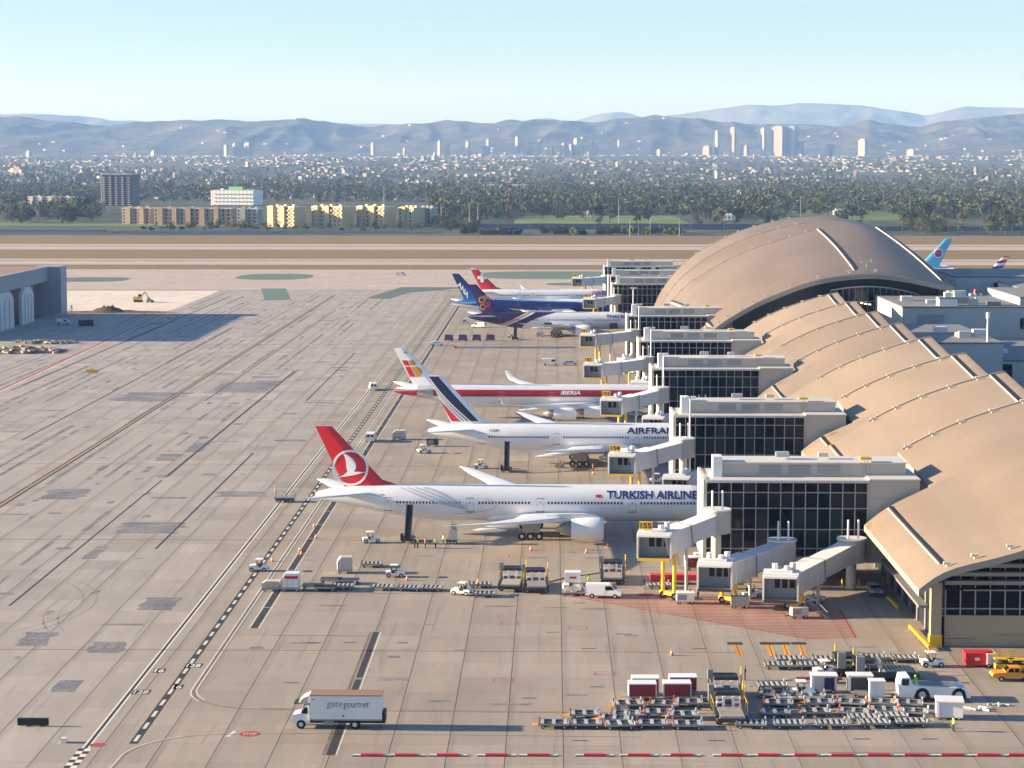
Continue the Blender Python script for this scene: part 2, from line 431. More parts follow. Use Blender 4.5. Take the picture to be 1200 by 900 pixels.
paint('kerb_line', 'joint', path([(p[0]+.28, p[1]+.1) for p in arc1], .3))
paint('kerb_line', 'brownline', path(arc2[11:], .22), .009)
arc3 = [(-46.5, 216), (-46.2, 220)] + [(-46.2+10*(1-math.cos(t)), 222+10*math.sin(t)) for t in [math.pi/2*k/10 for k in range(1, 11)]] + [(-28, 232.6), (10, 231.8)]
paint('kerb_line', 'joint', path(arc3, .22)); paint('lane_edge_line', 'whitepaint', path([(p[0]-.3, p[1]+.3) for p in arc3[:9]], .14))
zy = [(-50.85, 214+k*1.1) for k in range(11)]
paint('zipper_marking', 'blackpaint', [ns(x-.35+.7*(k % 2), y, y+1.1, .7) for k, (x, y) in enumerate(zy)])
paint('zipper_marking', 'whitepaint', [ns(x+.35-.7*(k % 2), y, y+1.1, .7) for k, (x, y) in enumerate(zy)])
y = 286.0; blk = []
while y < 1000: blk.append(ns(-40.8, y, y+13.4, .95)); y += 13.9
paint('stand_boundary', 'blackpaint', blk)
paint('stand_boundary_edge', 'whitepaint', [ns(-40.15, 286, 1000, .16), ns(-41.45, 286, 1000, .16)])
blk = [ns(-23.9, 258.5, 284, .8), ns(-23.9, 224, 239, .95), ns(-23.9, 240, 257.5, .8)]
paint('stand_boundary', 'blackpaint', blk); paint('stand_boundary_edge', 'whitepaint', [ns(-23.25, 224, 284, .14)])
paint('stand_boundary_edge', 'joint', [ns(-24.65, 224, 284, .35)])
paint('cross_line', 'joint', [ew(P(380, 745).y, P(318, 745).x, P(429, 745).x, .3)])
for py, x0, x1, m, w_ in [(763.5, -140, 24, 'brownline', .34), (634, -170, -41, 'brownline', .42), (545, -200, -41, 'brownline', .5), (491, -200, -41, 'brownline', .5),
                          (634, -41, 18, 'joint', .35), (547, -41, 18, 'joint', .4), (696, -41, -8, 'joint', .3), (404, -200, -41, 'joint', .6), (880, 30, 60, 'joint', .25)]:
    paint('cross_line', m, [ew(P(620, py).y, x0, x1, w_)])
paint('taxi_line', 'yellowpaint', [ns(-102.3, 225, 1000, .38)]); paint('taxi_line_border', 'blackpaint', [ns(-101.75, 225, 1000, .5), ns(-102.8, 225, 1000, .4)], .0065)
paint('seam_line', 'blackpaint', [ns(-78, 300, 420, .35), ns(-77.9, 425, 640, .6), ns(-65.3, 345, 460, .4), ns(-65.3, 560, 700, .4), ns(-150, 600, 990, .7), ns(-121, 480, 800, .5), ns(-92, 560, 900, .4)])
paint('red_limit_line', 'redpaint', path([(-152.5, 560), (-154, 620), (-161, 900), (-165, 1030)], .9)); paint('red_limit_border', 'whitepaint', path([(-151.7, 560), (-153.2, 620), (-160.2, 900), (-164.2, 1030)], .35))
# red hatching by the gates
hp = [P(*q).xy for q in [(655, 696.5), (945, 748.5), (1003, 747.5), (984, 714), (900, 700), (790, 694)]]
def clipx(y):
    xs = []
    for a, c in zip(hp, hp[1:]+hp[:1]):
        if (a.y-y)*(c.y-y) < 0: xs.append(a.x+(c.x-a.x)*(y-a.y)/(c.y-a.y))
    return sorted(xs)
hq = []; y = min(p.y for p in hp)+.5
while y < max(p.y for p in hp)-.3:
    xs = clipx(y)
    if len(xs) >= 2: hq.append(ew(y, xs[0], xs[1], .34))
    y += .95
paint('hatched_zone', 'redpaint', hq)
paint('hatched_zone_border', 'redpaint', path([tuple(p) for p in hp[:4]], .3), .009)
# T bars
for px in (862, 900, 918, 937):
    c = P(px, 754); e = P(px+5, 768); dx = (e-c).xy.normalized()*6.4; x, y = c.x, c.y
    paint('t_mark_bar', 'blackpaint', [ew(y, x-1.1, x+.9, 1.5)])
    paint('t_mark_stem', 'orangepaint', [[(x-.4, y-.9), (x+.45, y-.9), (x+.45+dx.x, y-.9+dx.y*1.0), (x-.4+dx.x, y-.9+dx.y*1.0)]])
    paint('t_mark_split', 'blackpaint', [[(x-.03, y-.9), (x+.07, y-.9), (x+.07+dx.x, y-.9+dx.y), (x-.03+dx.x, y-.9+dx.y)]], .010)
# stand boxes with red outlines
for px, py in [(597, 731), (677.5, 735.6), (590, 797), (708.5, 789.5), (605, 652), (695, 647)]:
    c = P(px, py); x, y = c.x, c.y
    paint('red_stand_box', 'redpaint', [ew(y-.95, x-1.25, x+1.25, .14), ew(y+.95, x-1.25, x+1.25, .14), ns(x-1.2, y-.9, y+.9, .14), ns(x+1.2, y-.9, y+.9, .14)])
for px, py, tx in [(187, 786, '16'), (227, 780, '128'), (165.5, 811, '128'), (207.5, 805, '16')]:
    c = P(px, py); wd = 2.2 if len(tx) == 3 else 1.5
    paint('road_number_panel', 'blackpaint', [[(c.x-wd/2, c.y-1.1), (c.x+wd/2, c.y-1.1), (c.x+wd/2, c.y+1.1), (c.x-wd/2, c.y+1.1)]])
    o = lettering('road_number', tx, wd*.8, 1.7, lambda u, v, c=c, wd=wd: (c.x-wd*.4+u, c.y-.85+v, .012), 'whitepaint', None, bold=.02); o['kind'] = 'structure'
for px, py, a, d in [(293, 860, 1.15, 1.2), (115, 873, .9, .8), (757, 697, 1.3, 1.1)]:
    c = P(px, py); paint('red_disc', 'redpaint', [[(c.x+a*math.cos(t), c.y+d*math.sin(t)) for t in [2*math.pi*k/24 for k in range(24)]]])
    if a > 1.12 and d > 1.15: o = lettering('red_disc_lettering', 'STOP', 1.6, .7, lambda u, v, c=c: (c.x-.8+u, c.y-.35+v, .013), 'whitepaint', None); o['kind'] = 'structure'
c = P(271, 860); paint('short_dash', 'whitepaint', [[(c.x-.5, c.y-1.2), (c.x, c.y-1.2), (c.x+.5, c.y+1.2), (c.x, c.y+1.2)]])
for px, py in [(368, 753), (410, 753), (342, 800), (648, 741), (690, 760), (740, 745), (700, 805), (620, 818), (1010, 866), (1090, 866), (680, 868), (840, 868), (820, 760)]:
    c = P(px, py); paint('drain_cover', 'blackpaint', [[(c.x-.9, c.y-.16), (c.x+.9, c.y-.16), (c.x+.9, c.y+.16), (c.x-.9, c.y+.16)]], .008)
mat('tyre_mark', (.275, .24, .205), .9, 0, .3, .5)
for cx, cy, r0, a0, a1 in [(-112, 300, 44, -.5, .5), (-112, 300, 46, -.5, .5), (-10, 300, 60, 3.0, 3.5), (-10, 300, 62, 3.0, 3.5)]:
    paint('tyre_marks', 'tyre_mark', path([(cx+r0*math.cos(lerp(a0, a1, t/24)), cy+r0*math.sin(lerp(a0, a1, t/24))*.8) for t in range(25)], .28), .0052)
# ================================================================ hills, far range
def mhill(name, c1, c2):
    def f(t):
        p = t.pos(); n = t.noise(p, .0032, 6, .7); n2 = t.noise(p, .012, 5, .75)
        t.color(t.mix(t.step(n*.55+n2*.45, .43, .58), c1, c2))
    mground(name, f)
mhill('hill', (.010, .018, .012), (.085, .076, .048)); mhill('farhill', (.05, .06, .05), (.11, .10, .08))
def interp(tab, x):
    for (a, u), (c, v) in zip(tab, tab[1:]):
        if x <= c: return u+(v-u)*smooth((x-a)/(c-a))*.5+(v-u)*.5*(x-a)/(c-a)
    return tab[-1][1]
RID = [(-500, 139), (0, 137), (25, 136), (60, 141), (130, 147), (160, 143), (200, 141), (260, 140), (300, 142), (345, 140), (400, 145), (432, 149), (475, 145), (530, 143), (570, 145), (600, 142), (640, 141), (700, 144), (740, 141), (763, 137.5), (790, 142), (840, 144), (890, 146), (950, 146), (985, 148), (1018, 141), (1035, 145), (1075, 148), (1110, 141), (1150, 137), (1200, 133), (1700, 128)]
FAR = [(-500, 138), (0, 134), (30, 133), (100, 136), (140, 141), (200, 143), (560, 146), (600, 142), (640, 138), (670, 142), (700, 133.5), (725, 130.5), (760, 138), (800, 133), (840, 127), (880, 122.5), (905, 124), (935, 120.5), (1000, 122), (1040, 128), (1085, 135), (1130, 124.5), (1200, 126), (1700, 130)]
def hills(name, tab, D0, D1, m, base, amp, seed, nx=760, ny=80):
    b = MB(); b.smooth = True; vs_ = []
    for j in range(ny+1):
        t = j/ny
        for i in range(nx+1):
            px = -380+1960*i/nx; d = ray(px, 185); d = Vector((d.x, d.y)).normalized()
            D = lerp(D0, D1, t); x, y = d.x*D, d.y*D
            zr = PY(px, interp(tab, px), d.y*lerp(D0, D1, .72)).z
            n = noise.fractal(Vector((x/1500, y/1900, seed)), .9, 2.2, 6); rdg = 1-abs(noise.noise(Vector((x/700, y/2200, seed+5))))*1.6
            e = smooth(t/.72) if t < .72 else 1-.45*smooth((t-.72)/.28)
            k = math.exp(-((t-.72)/.045)**2)
            g2 = 1-abs(noise.noise(Vector((x/230, y/1000, seed+9))))*2; h = e**1.25*(1-.22*(1-k)*(1-g2)*(1-e*.5))*(1-.30*(1-k)*(1-rdg)*min(1, (1-e)*2.2+.25)) + n*amp*(1-k)*e*(1-e*.6)
            z = base*(1-e)+zr*h if t > 0 else base-60
            if t > .02: z += n*3+noise.noise(Vector((x/90, y/90, 2)))*5*k+noise.noise(Vector((x/160, y/160, 2)))*6*e
            vs_.append((x, y, z))
    b.add(vs_, [(j*(nx+1)+i, j*(nx+1)+i+1, (j+1)*(nx+1)+i+1, (j+1)*(nx+1)+i) for j in range(ny) for i in range(nx)])
    HV[name] = (vs_, nx, ny)
    return b.build(name, m, kind='structure')
HV = {}
hills('hills', RID, 10200, 14200, 'hill', 70, .45, 1.0)
hills('far_mountains', FAR, 17500, 22500, 'farhill', 70, .25, 9.0, 240, 24)
# haze: real air round the whole place
m = bpy.data.materials.new('haze_air'); m.use_nodes = True; nt = m.node_tree; nt.nodes.remove(nt.nodes['Principled BSDF'])
pv = nt.nodes.new('ShaderNodeVolumePrincipled'); pv.inputs['Color'].default_value = (.28, .49, 1.0, 1); pv.inputs['Absorption Color'].default_value = (1, 1, 1, 1); pv.inputs['Density'].default_value = 4.8e-5
pv.inputs['Anisotropy'].default_value = .0
nt.links.new(pv.outputs[0], nt.nodes['Material Output'].inputs['Volume']); M['haze_air'] = m
if HAZE: MB().box(-9500, 9500, -600, 25500, -1.2, 860).build('haze', 'haze_air', kind='stuff')
# ================================================================ terminal: scale-like roof shells
def f_roof(t):
    p = t.pos(); n = t.noise(p, .05, 4, .6); n2 = t.noise(t.scale(p, (.12, 1.8, .12)), 1, 3, .5); n3 = t.noise(p, .9, 4, .7)
    n4 = t.noise(t.scale(p, (1.6, .07, 1.6)), 1, 4, .6)
    c = t.mix(t.step(n, .3, .7), (.245, .193, .148), (.275, .219, .170)); c = t.gain(c, .78+t.rnd()*.24+(n2-.5)*.2+(n3-.5)*.10+(n4-.5)*.12); t.color(c)
    t.b.inputs['Roughness'].default_value = .55
mground('roof', f_roof, .55)
def f_hall(t):
    p = t.pos(); n = t.noise(p, .05, 4, .6); n2 = t.noise(t.scale(p, (.12, 1.8, .12)), 1, 3, .5); n4 = t.noise(t.scale(p, (1.2, .05, 1.2)), 1, 4, .6)
    t.color(t.gain(t.mix(t.step(n, .3, .7), (.165, .128, .10), (.195, .152, .12)), .93+(n2-.5)*.14+(n4-.5)*.16))
mground('hall_roof', f_hall, .5)
mat('roof_edge', (.34, .30, .26), .6, 0, .15, .2); mat('soffit', (.09, .085, .08), .7, 0, .2, .3)
mat('flashing', (.42, .35, .28), .5); mat('core_roof_shaded', (.20, .205, .21), .8, 0, .3, .1); mat('strip_white', (.60, .56, .50), .5); mat('facade_dark', (.025, .026, .028), .4, 0, .2, .3)  # core block roofs: shade put into a darker grey
PROF = [(46.6, 9.4), (50.2, 12.4), (55.9, 16.1), (58, 17.4), (61.6, 19.3), (66.6, 21.5), (71.7, 23.3), (76, 24.6), (80, 25.6), (81.2, 25.8)]
def crom(tab, n):
    pts = [Vector(p) for p in tab]; out = []; pts = [pts[0]*2-pts[1]] + pts + [pts[-1]*2-pts[-2]]; m_ = len(pts)-3
    for k in range(n+1):
        u = k/n*m_; i = min(int(u), m_-1); t = u-i; a, b_, c, d = pts[i:i+4]
        out.append(.5*((2*b_)+(c-a)*t+(2*a-5*b_+4*c-d)*t*t+(3*b_-a-3*c+d)*t**3))
    return out
PR = crom(PROF, 30)
def dropx(x): return smooth((x-46.6)/15)
def zroof(x):
    for a, c in zip(PR, PR[1:]):
        if x <= c.x: return a.y+(c.y-a.y)*(x-a.x)/(c.x-a.x)
    return PR[-1].y
conc = T('concourse', 'long concourse hall with overlapping tan scale shaped roof shells beside the gates', 'terminal', (0, 0, 0))
BLOCKS = [317, 398, 487, 562, 652, 817, 872, 950]
def shell_mesh(y0, y1, drop, cut=None, th=.9):
    # cut: (y) beyond which the low west part stops
    b = MB(); b.smooth = True
    ysn = [y0]
    if cut and y0 < cut < y1: ysn += [cut-.01, cut]
    ysn += [y1]
    def zt(x, y): return zroof(x)+(drop*((y-y0)/(y1-y0))-drop)*dropx(x)
    pts = PR if not cut else PR
    top = []; 
    segs = list(zip(ysn, ysn[1:]))
    for a, c in segs:
        if cut and c-a < .05: continue
        P_ = [p for p in PR if not (cut and a >= cut-.001 and p.x < 55.5)]
        n = len(P_)
        up = [[(p.x, y, zt(p.x, y)) for p in P_] for y in (a, c)]; dn = [[(p.x, y, zt(p.x, y)-th) for p in P_] for y in (a, c)]
        b.smooth = True; b.cur = 0; b.add(up[0]+up[1], [(i, i+1, n+i+1, n+i) for i in range(n-1)])
        b.cur = 1; b.add(dn[0]+dn[1], [(i, n+i, n+i+1, i+1) for i in range(n-1)]); b.smooth = False
        for q in (0, 1): b.cur = 2; b.add(up[q]+dn[q], [(i, i+1, n+i+1, n+i) for i in range(n-1)])
        for q in (0, n-1): b.cur = 2; b.add([up[0][q], up[1][q], dn[1][q], dn[0][q]], [(0, 1, 2, 3)])
    return b, zt
bounds = [(268.0, 345.7, 4.0, 316.0)] ; yy = 363.0
cuts = {363.0: None}
ys_ = [345.7, 382.8, 420, 458, 497, 535, 573, 609.5]
for a, c in zip(ys_, ys_[1:]):
    cut = None
    for f in BLOCKS:
        if a < f-1 < c: cut = f-1.0
    bounds.append((a-1.2, c, 3.4, cut))
lamp_me = MB().tube((0, 0, 0), (0, 0, .5), .16, .16, 6).tube((-.45, 0, .5), (.45, 0, .5), .22, .22, 8).mesh('roof_light', 'strip_white')
for k, (a, c, dr, cut) in enumerate(bounds):
    b, zt = shell_mesh(a, c, dr, cut)
    s_ = b.build('roof_shell', ['roof', 'soffit', 'roof_edge'], conc)
    # bright flashing on the far edge and lamps along it
    b = MB(); Pp = [p for p in PR if p.x > 56.5]
    for p, q in zip(Pp, Pp[1:]): b.bar((p.x, c-.15, zt(p.x, c)+.06), (q.x, c-.15, zt(q.x, c)+.06), .30, .2)
    g_ = MB()
    for p, q in zip(Pp, Pp[1:]): g_.bar((p.x, c-.55, zt(p.x, c-.55)), (q.x, c-.55, zt(q.x, c-.55)), .34, .05)
    g_.build('seam_shadow_gap', 'soffit', s_)  # flush dark strip paints a shadow gap beside the flashing
    b.build('edge_flashing', 'flashing', s_)
    for x in (57.5, 61.5, 66, 71, 76): 
        link('roof_light', lamp_me, s_, (x, c-1.6, zt(x, c-1.6)))
    if k == 0:
        for x in (50.5, 54, 58.5, 64, 71): link('roof_light', lamp_me, s_, (x, a+2.2, zt(x, a+2.2)))
    # long roof slots: dark gap with a white lip near each edge
    yA, yB = (a+4.5, min(c, cut or c)-1.0)
    for xs, (u, v) in ((50.4, (yA, yB)), (78.8, (a+3 if k else a+6, c-.6))):
        if k and xs < 60 and (cut is None): 
            pass
        for dx, m_, nm, hh in ((-.42, 'strip_white', 'slot_lip', .12), (.10, 'black', 'slot', .10)):
            x = xs+dx; b = MB(); b.bar((x, u, zt(x, u)+hh/2), (x, v, zt(x, v)+hh/2), .85 if m_ == 'black' else .18, hh+.06); b.build(nm, m_, s_)
# walls of the concourse
b = MB(); b.box(51, 51.6, 277, 640, 0, 9.0)
box('link_roof', 51.6, 80.4, 609, 655, 11, 12, 'core_roof_shaded', conc); b.build('west_wall', 'facade_dark', conc)
for y0 in [286+6.5*k for k in range(8)]: box('wall_pier', 50.7, 51, y0, y0+.9, 0, 5.6, 'greymetal', conc)
box('service_canopy', 49.4, 50.7, 284, 333, 3.6, 4.0, 'greymetal', conc)
b = MB(); b.box(80.4, 81.0, 277, 652, 0, 22.6); b.build('east_wall', 'core', conc)
def zs(x): return zroof(x)-4.0*.88*dropx(x)
# south end: tan plinth, window band, sun louvres under the arch
b = MB(); b.box(50.2, 81, 277.0, 277.6, 0, 4.0); b.build('plinth_wall', 'tanwall', conc)
for k in range(6): box('plinth_joint', 52+k*6.1, 55.8+k*6.1, 276.94, 277.02, 1.0+.55*(k % 3), 1.05+.55*(k % 3), 'brownline', conc)
box('corner_pier', 49.7, 51.1, 276.3, 277.5, 0, 8.6, 'tanwall', conc)
box('corner_pier_guard', 49.6, 51.2, 276.2, 277.6, .0, 1.6, 'yellow', conc)
box('service_door', 66.5, 67.6, 276.9, 277.05, 0, 2.2, 'greymetal', conc); box('service_door', 68.4, 69.4, 276.9, 277.05, 0, 2.1, 'core', conc)
def arch_wall(name, y, zb, m, x0=51.2, x1=81, off=-1.05, parent=conc):
    b = MB(); P_ = [(x0, zs(x0)+off)]+[(p.x, zs(p.x)+off) for p in PR if x0 < p.x < x1]
    for (a, u), (c, v) in zip(P_, P_[1:]):
        if u <= zb and v <= zb: continue
        b.quad((a, y, zb), (c, y, zb), (c, y, max(zb, v)), (a, y, max(zb, u)))
    return b.build(name, m, parent)
arch_wall('end_wall', 279.2, 4.0, 'facade_dark')
pw = 1.95
for k in range(15):
    x0 = 51.7+k*pw
    for z0, z1 in ((4.2, 5.0), (5.1, 7.4)):
        if zs(x0)-1.2 > z1-.3: box('pane', x0+.09, x0+pw-.09, 277.1, 277.16, z0, z1, 'pane', conc)
    if x0 < 80: box('mullion', x0-.07, x0+.07, 276.95, 277.3, 4.05, min(7.5, zs(x0)-1.0), 'mullion', conc)
for z in (4.08, 5.05, 7.5): box('transom', 51.2 if z < 6 else 54.0, 81, 276.9, 277.3, z-.06, z+.06, 'mullion', conc)
for z in [8.3+1.15*k for k in range(10)]:
    xs = [x/4 for x in range(206, 322) if zs(x/4)-1.8 > z]
    if xs: box('louvre', xs[0], 80.5, 276.6, 277.8, z, z+.5, 'roof_edge', conc)
arch_wall('upper_glass', 278.2, 7.6, 'pane')
for k in range(14):
    x = 53.8+k*pw
    if zs(x)-1.3 > 8: box('mullion', x-.06, x+.06, 277.9, 278.15, 7.6, zs(x)-1.4, 'mullion', conc)
# ================================================================ gate lounges
ORD = ['beside the red tailed airliner', 'beside the airliner with navy tail stripes', 'beside the four engined airliner with red cheatline',
       'opposite the parked white van', 'beside the airliner with the purple tail', 'beside the airliner with the white cross', 'second last before the runway', 'last before the runway']
ROWS = [(4.6, 5.6), (5.6, 8.5), (8.5, 11.7), (11.7, 14.1), (14.1, 15.6)]
for bi, Yf in enumerate(BLOCKS):
    t_ = T('gate_lounge', 'glazed gate lounge block with plant room, ' + ORD[bi], 'building', (36, Yf, 0))
    big = bi < 3; xw, xe = 22.6-36, 47.2-36; far = bi > 4
    b = MB(); b.box(xw+.5, xe, .5, 13, 4.0, 15.4); b.build('inner_wall', 'facade_dark', t_)
    box('west_wall', xw, xw+.5, -.1, 13.1, 3.6, 16.05, 'cream', t_); box('floor_slab', xw+.5, xe, -.05, 13, 3.5, 4.3, 'cream', t_)
    box('parapet', xw+.5, xe+.2, -.35, .6, 15.62, 16.0, 'offwhite', t_); box('roof_deck', xw+.5, xe, .6, 13, 15.4, 15.9, 'offwhite', t_)
    box('east_wing', xe+.003, xe+7.8, .3, 13, 3.4, 15.95, 'cream', t_); box('east_wing_coping', xe+.25, xe+7.9, .1, 13.1, 15.95, 16.15, 'offwhite', t_)
    for zz in (7.2, 10.2, 13.2): box('wall_joint', xe+.3, xe+7.7, .27, .31, zz, zz+.06, 'greymetal', t_)
    ncol = 13; cw = (xe-xw-.5)/ncol
    if big:
        for i in range(ncol):
            for z0, z1 in ROWS: box('pane', xw+.5+i*cw+.07, xw+.5+(i+1)*cw-.07, .32+random.uniform(-.02, .02), .42, z0+.06, z1-.06, random.choice(('pane', 'pane', 'pane', 'pane_green', 'pane_blind')), t_)
    else:
        b = MB()
        for i in range(ncol):
            for z0, z1 in ROWS: b.box(xw+.5+i*cw+.07, xw+.5+(i+1)*cw-.07, .32, .42, z0+.06, z1-.06)
        b.build('glazing', 'pane', t_, kind='stuff')
    if big:
        for i in range(ncol+1): box('mullion', xw+.5+i*cw-.05, xw+.5+i*cw+.05, -.02, .38, 4.3, 15.62, 'mullion', t_)
        for z0, z1 in ROWS: box('transom', xw+.5, xe, .0, .36, z1-.05, z1+.05, 'mullion', t_)
    else:
        b = MB()
        for i in range(ncol+1): b.box(xw+.5+i*cw-.08, xw+.5+i*cw+.08, -.02, .38, 4.3, 15.62)
        for z0, z1 in ROWS: b.box(xw+.5, xe, .0, .36, z1-.07, z1+.07)
        b.build('mullion_grid', 'mullion', t_)
    # plant room with louvres, coping and a stair tower at its west end
    px0, px1 = 25.2-36, 53.5-36
    pr = box('plant_room', px0, px1, 4.2, 11, 15.9, 17.9, 'cream', t_); box('coping', px0-.2, px1+.2, 4.0, 11.2, 17.9, 18.1, 'offwhite', pr)
    for k in range(3):
        x = px0+6.2+k*4.4; lv = box('louvre', x, x+3.3, 4.08, 4.22, 16.4, 17.6, 'greymetal', pr)
    box('tower', px0-.9, px0+.5, 3.6, 6.6, 15.9, 19.0, 'white', t_)
    for k in range(4): box('column', xw+3+k*6.5, xw+3.9+k*6.5, 2, 2.9, 0, 3.5, 'cream', t_)
    b = MB(); b.box(xw+2, xe, 11.5, 12, 0, 3.5); b.build('undercroft_wall', 'facade_dark', t_)
    if bi < 5:
        b = MB(); x = px0+22
        for q in range(2): b.bar((x+q*.5, 4.0, 15.9), (x+q*.5, 4.0, 19.2), .06, .06)
        for q in range(7): b.bar((x, 4.0, 16.2+q*.4), (x+.5, 4.0, 16.2+q*.4), .04, .04)
        b.build('ladder', 'lightmetal', t_); box('ladder_platform', x-.6, x+1.1, 4.0, 5.6, 18.55, 18.9, 'yellow', t_)
    box('roof_unit', px0+9, px0+11, 7, 8.6, 18.5, 19.2, 'lightmetal', t_); box('roof_unit', px0+15.5, px0+17, 7.4, 8.6, 18.5, 19.1, 'offwhite', t_)
# light masts standing by the gate lounges
LM = T('light_mast', 'white floodlight mast beside the first glazed gate lounge', 'light mast', (0, 0, 0), 0, 'floodlight masts along the gates')
MB().tube((0, 0, 0), (0, 0, 19.5), .22, .14, 8).build('pole', 'white', LM)
for s_ in (-1, 1): MB().cb((s_*.6, -.25, 19.7), (.9, .7, .35)).build('floodlight', 'lamp', LM)
MB().bar((-.9, 0, 19.5), (.9, 0, 19.5), .12, .12).build('crossarm', 'white', LM)
lmx = ['second', 'third', 'fourth', 'fifth', 'sixth', 'seventh']
LM.location = (25.6, 395.4, 0)
LM['label'] = 'white floodlight mast in front of the second glazed gate lounge counted from the service yard'
for k, (x, y) in enumerate([(25.2, 484), (25.8, 559), (26.2, 649), (27.5, 731), (22.0, 814)]):
    copy_tree(LM, (x, y, 0), 0, 'white floodlight mast in front of the %s glazed gate lounge counted from the service yard' % ('third', 'fourth', 'fifth', 'sixth', 'seventh')[k])
# ================================================================ great hall: tall vault behind the concourse
hall = T('great_hall', 'tall curved great hall roof with dark glazed south end above the lower shells', 'terminal', (0, 0, 0))
HC = {636: [(37.5, 4.5), (43, 9), (47.9, 12.9), (51.7, 15.8), (58, 19.6), (64.5, 22.8), (77.3, 27.6), (91.9, 29.7), (103.7, 28.9), (119.5, 25.6)],
      745: [(38, 9), (41, 13.6), (47, 20.0), (55, 25.3), (63, 29.7), (72, 33.4), (83, 36.9), (92, 39.3), (105, 40.9), (114, 39.6)],
      772: [(38, 9), (41, 14.2), (46, 20.6), (54, 27.0), (62.6, 32.0), (71, 35.6), (82, 38.9), (92, 40.9), (104, 41.7), (114, 40.2)],
      806: [(38, 8), (41, 14), (47, 22), (55, 28.8), (64, 33.8), (72, 37.2), (83, 40.2), (93, 41.8), (104, 42.2), (114, 40.4)]}
HR = {k: crom(v, 44) for k, v in HC.items()}
def hall_shell(ya, yb, lift0, lift1, th=1.5, nlon=8):
    b = MB(); A, B = HR[ya], HR[yb]; n = len(A); rows = []
    for k in range(nlon+1):
        t = k/nlon; bulge = math.sin(math.pi*t)*(1.0 if nlon > 4 else .2)
        rows.append([(lerp(p.x, q.x, t), lerp(ya, yb, t), lerp(p.y+lift0, q.y+lift1, t)+bulge*min(1, (i+2)/12)) for i, (p, q) in enumerate(zip(A, B))])
    b.smooth = True; b.add([v for r in rows for v in r], [(k*n+i, k*n+i+1, (k+1)*n+i+1, (k+1)*n+i) for k in range(nlon) for i in range(n-1)])
    dn = [[(x, y, z-th) for x, y, z in r] for r in (rows[0], rows[-1])]; b.cur = 1
    b.add(dn[0]+dn[1], [(i, n+i, n+i+1, i+1) for i in range(n-1)]); b.smooth = False; b.cur = 2
    for up, d_ in ((rows[0], dn[0]), (rows[-1], dn[1])): b.add(up+d_, [(i, i+1, n+i+1, n+i) for i in range(n-1)])
    for q in (0, n-1): b.add([r[q] for r in rows]+[dn[1][q], dn[0][q]], [tuple(range(nlon+3))])
    return b, rows
for ya, yb, l0, l1, nl in ((636, 745, 0, 0, 10), (745, 772, -.5, 0, 2), (772, 806, -.5, 0, 2)):
    b, rows = hall_shell(ya, yb, l0, l1, 1.5, nl)
    s_ = b.build('roof_shell', ['hall_roof', 'soffit', 'roof_edge'], hall)
    last = rows[-1]; b = MB()
    for p, q in zip(last[2:34], last[3:35]): b.bar((p[0], p[1]-.2, p[2]+.06), (q[0], q[1]-.2, q[2]+.06), .3, .2)
    b.build('edge_flashing', 'flashing', s_)
    for i in range(5, 34, 3): link('roof_light', lamp_me, s_, (last[i][0], last[i][1]-2, last[i][2]))
    if nl == 10:
        first = rows[0]
        for i in range(6, 38, 3): link('roof_light', lamp_me, s_, (rows[0][i][0], 638.5, rows[0][i][2]+.45))
        b = MB()
        for p, q in zip(first[1:40], first[2:41]): b.bar((p[0], p[1]-.2, p[2]-.1), (q[0], q[1]-.2, q[2]-.1), .4, .5)
        b.build('edge_flashing', 'flashing', s_)
        def at(x, row):
            for p, q in zip(row, row[1:]):
                if p[0] <= x <= q[0]: t = (x-p[0])/(q[0]-p[0]); return lerp(p[2], q[2], t)
        for xA, xB, k0, k1 in ((90.8, 92.3, 0, 10), (117.5, 112.6, 0, 10), (48.4, 41.5, 0, 10)):
            for dx, m_, nm, w_ in ((-.45, 'strip_white', 'slot_lip', .35), (.15, 'black', 'slot', .8)):
                b = MB(); pts = []
                for k in range(k0, k1+1):
                    x = lerp(xA, xB, k/10)+dx; y = rows[k][0][1]
                    if k == k0: y += 4
                    pts.append((x, y, at(x, rows[k])+.12))
                for p, q in zip(pts, pts[1:]): b.bar(p, q, w_, .34)
                b.build(nm, m_, s_)
        b = MB(); z0 = at(95, rows[1]); b.bar((95, 648, z0), (95, 648, z0+1.5), .3, .3); b.bar((93.4, 648, z0+1.5), (96.4, 648, z0+1.5), .4, .4); b.bar((96.4, 648, z0+1.2), (96.4, 648, z0+2.4), .3, .3)
        b.build('roof_hoist', 'strip_white', s_)
def hall_wall(y, row, off, m, name):
    b = MB()
    for p, q in zip(row, row[1:]): b.quad((p.x, y, 0), (q.x, y, 0), (q.x, y, q.y+off), (p.x, y, p.y+off))
    return b.build(name, m, hall)
hall_wall(655, HR[636], -.2, 'facade_dark', 'end_wall'); hall_wall(804, HR[806], -1.2, 'core', 'back_wall')
b = MB()
for ya, yb in ((640, 745), (745, 772), (772, 804)):
    p, q = HR[636 if ya == 640 else ya][-1], HR[806 if yb == 804 else yb][-1]; b.quad((p.x-.6, ya, 0), (q.x-.6, yb, 0), (q.x-.6, yb, q.y-1), (p.x-.6, ya, p.y-1))
b.build('east_wall', 'core', hall)
mat('lounge_light', (.9, .8, .6), .5, 0, 0, 1, .5, ((1, .72, .35), 2.2))
gx0, gx1 = 84, 114
def gtop(x): return 25.3-.010*(x-95)**2
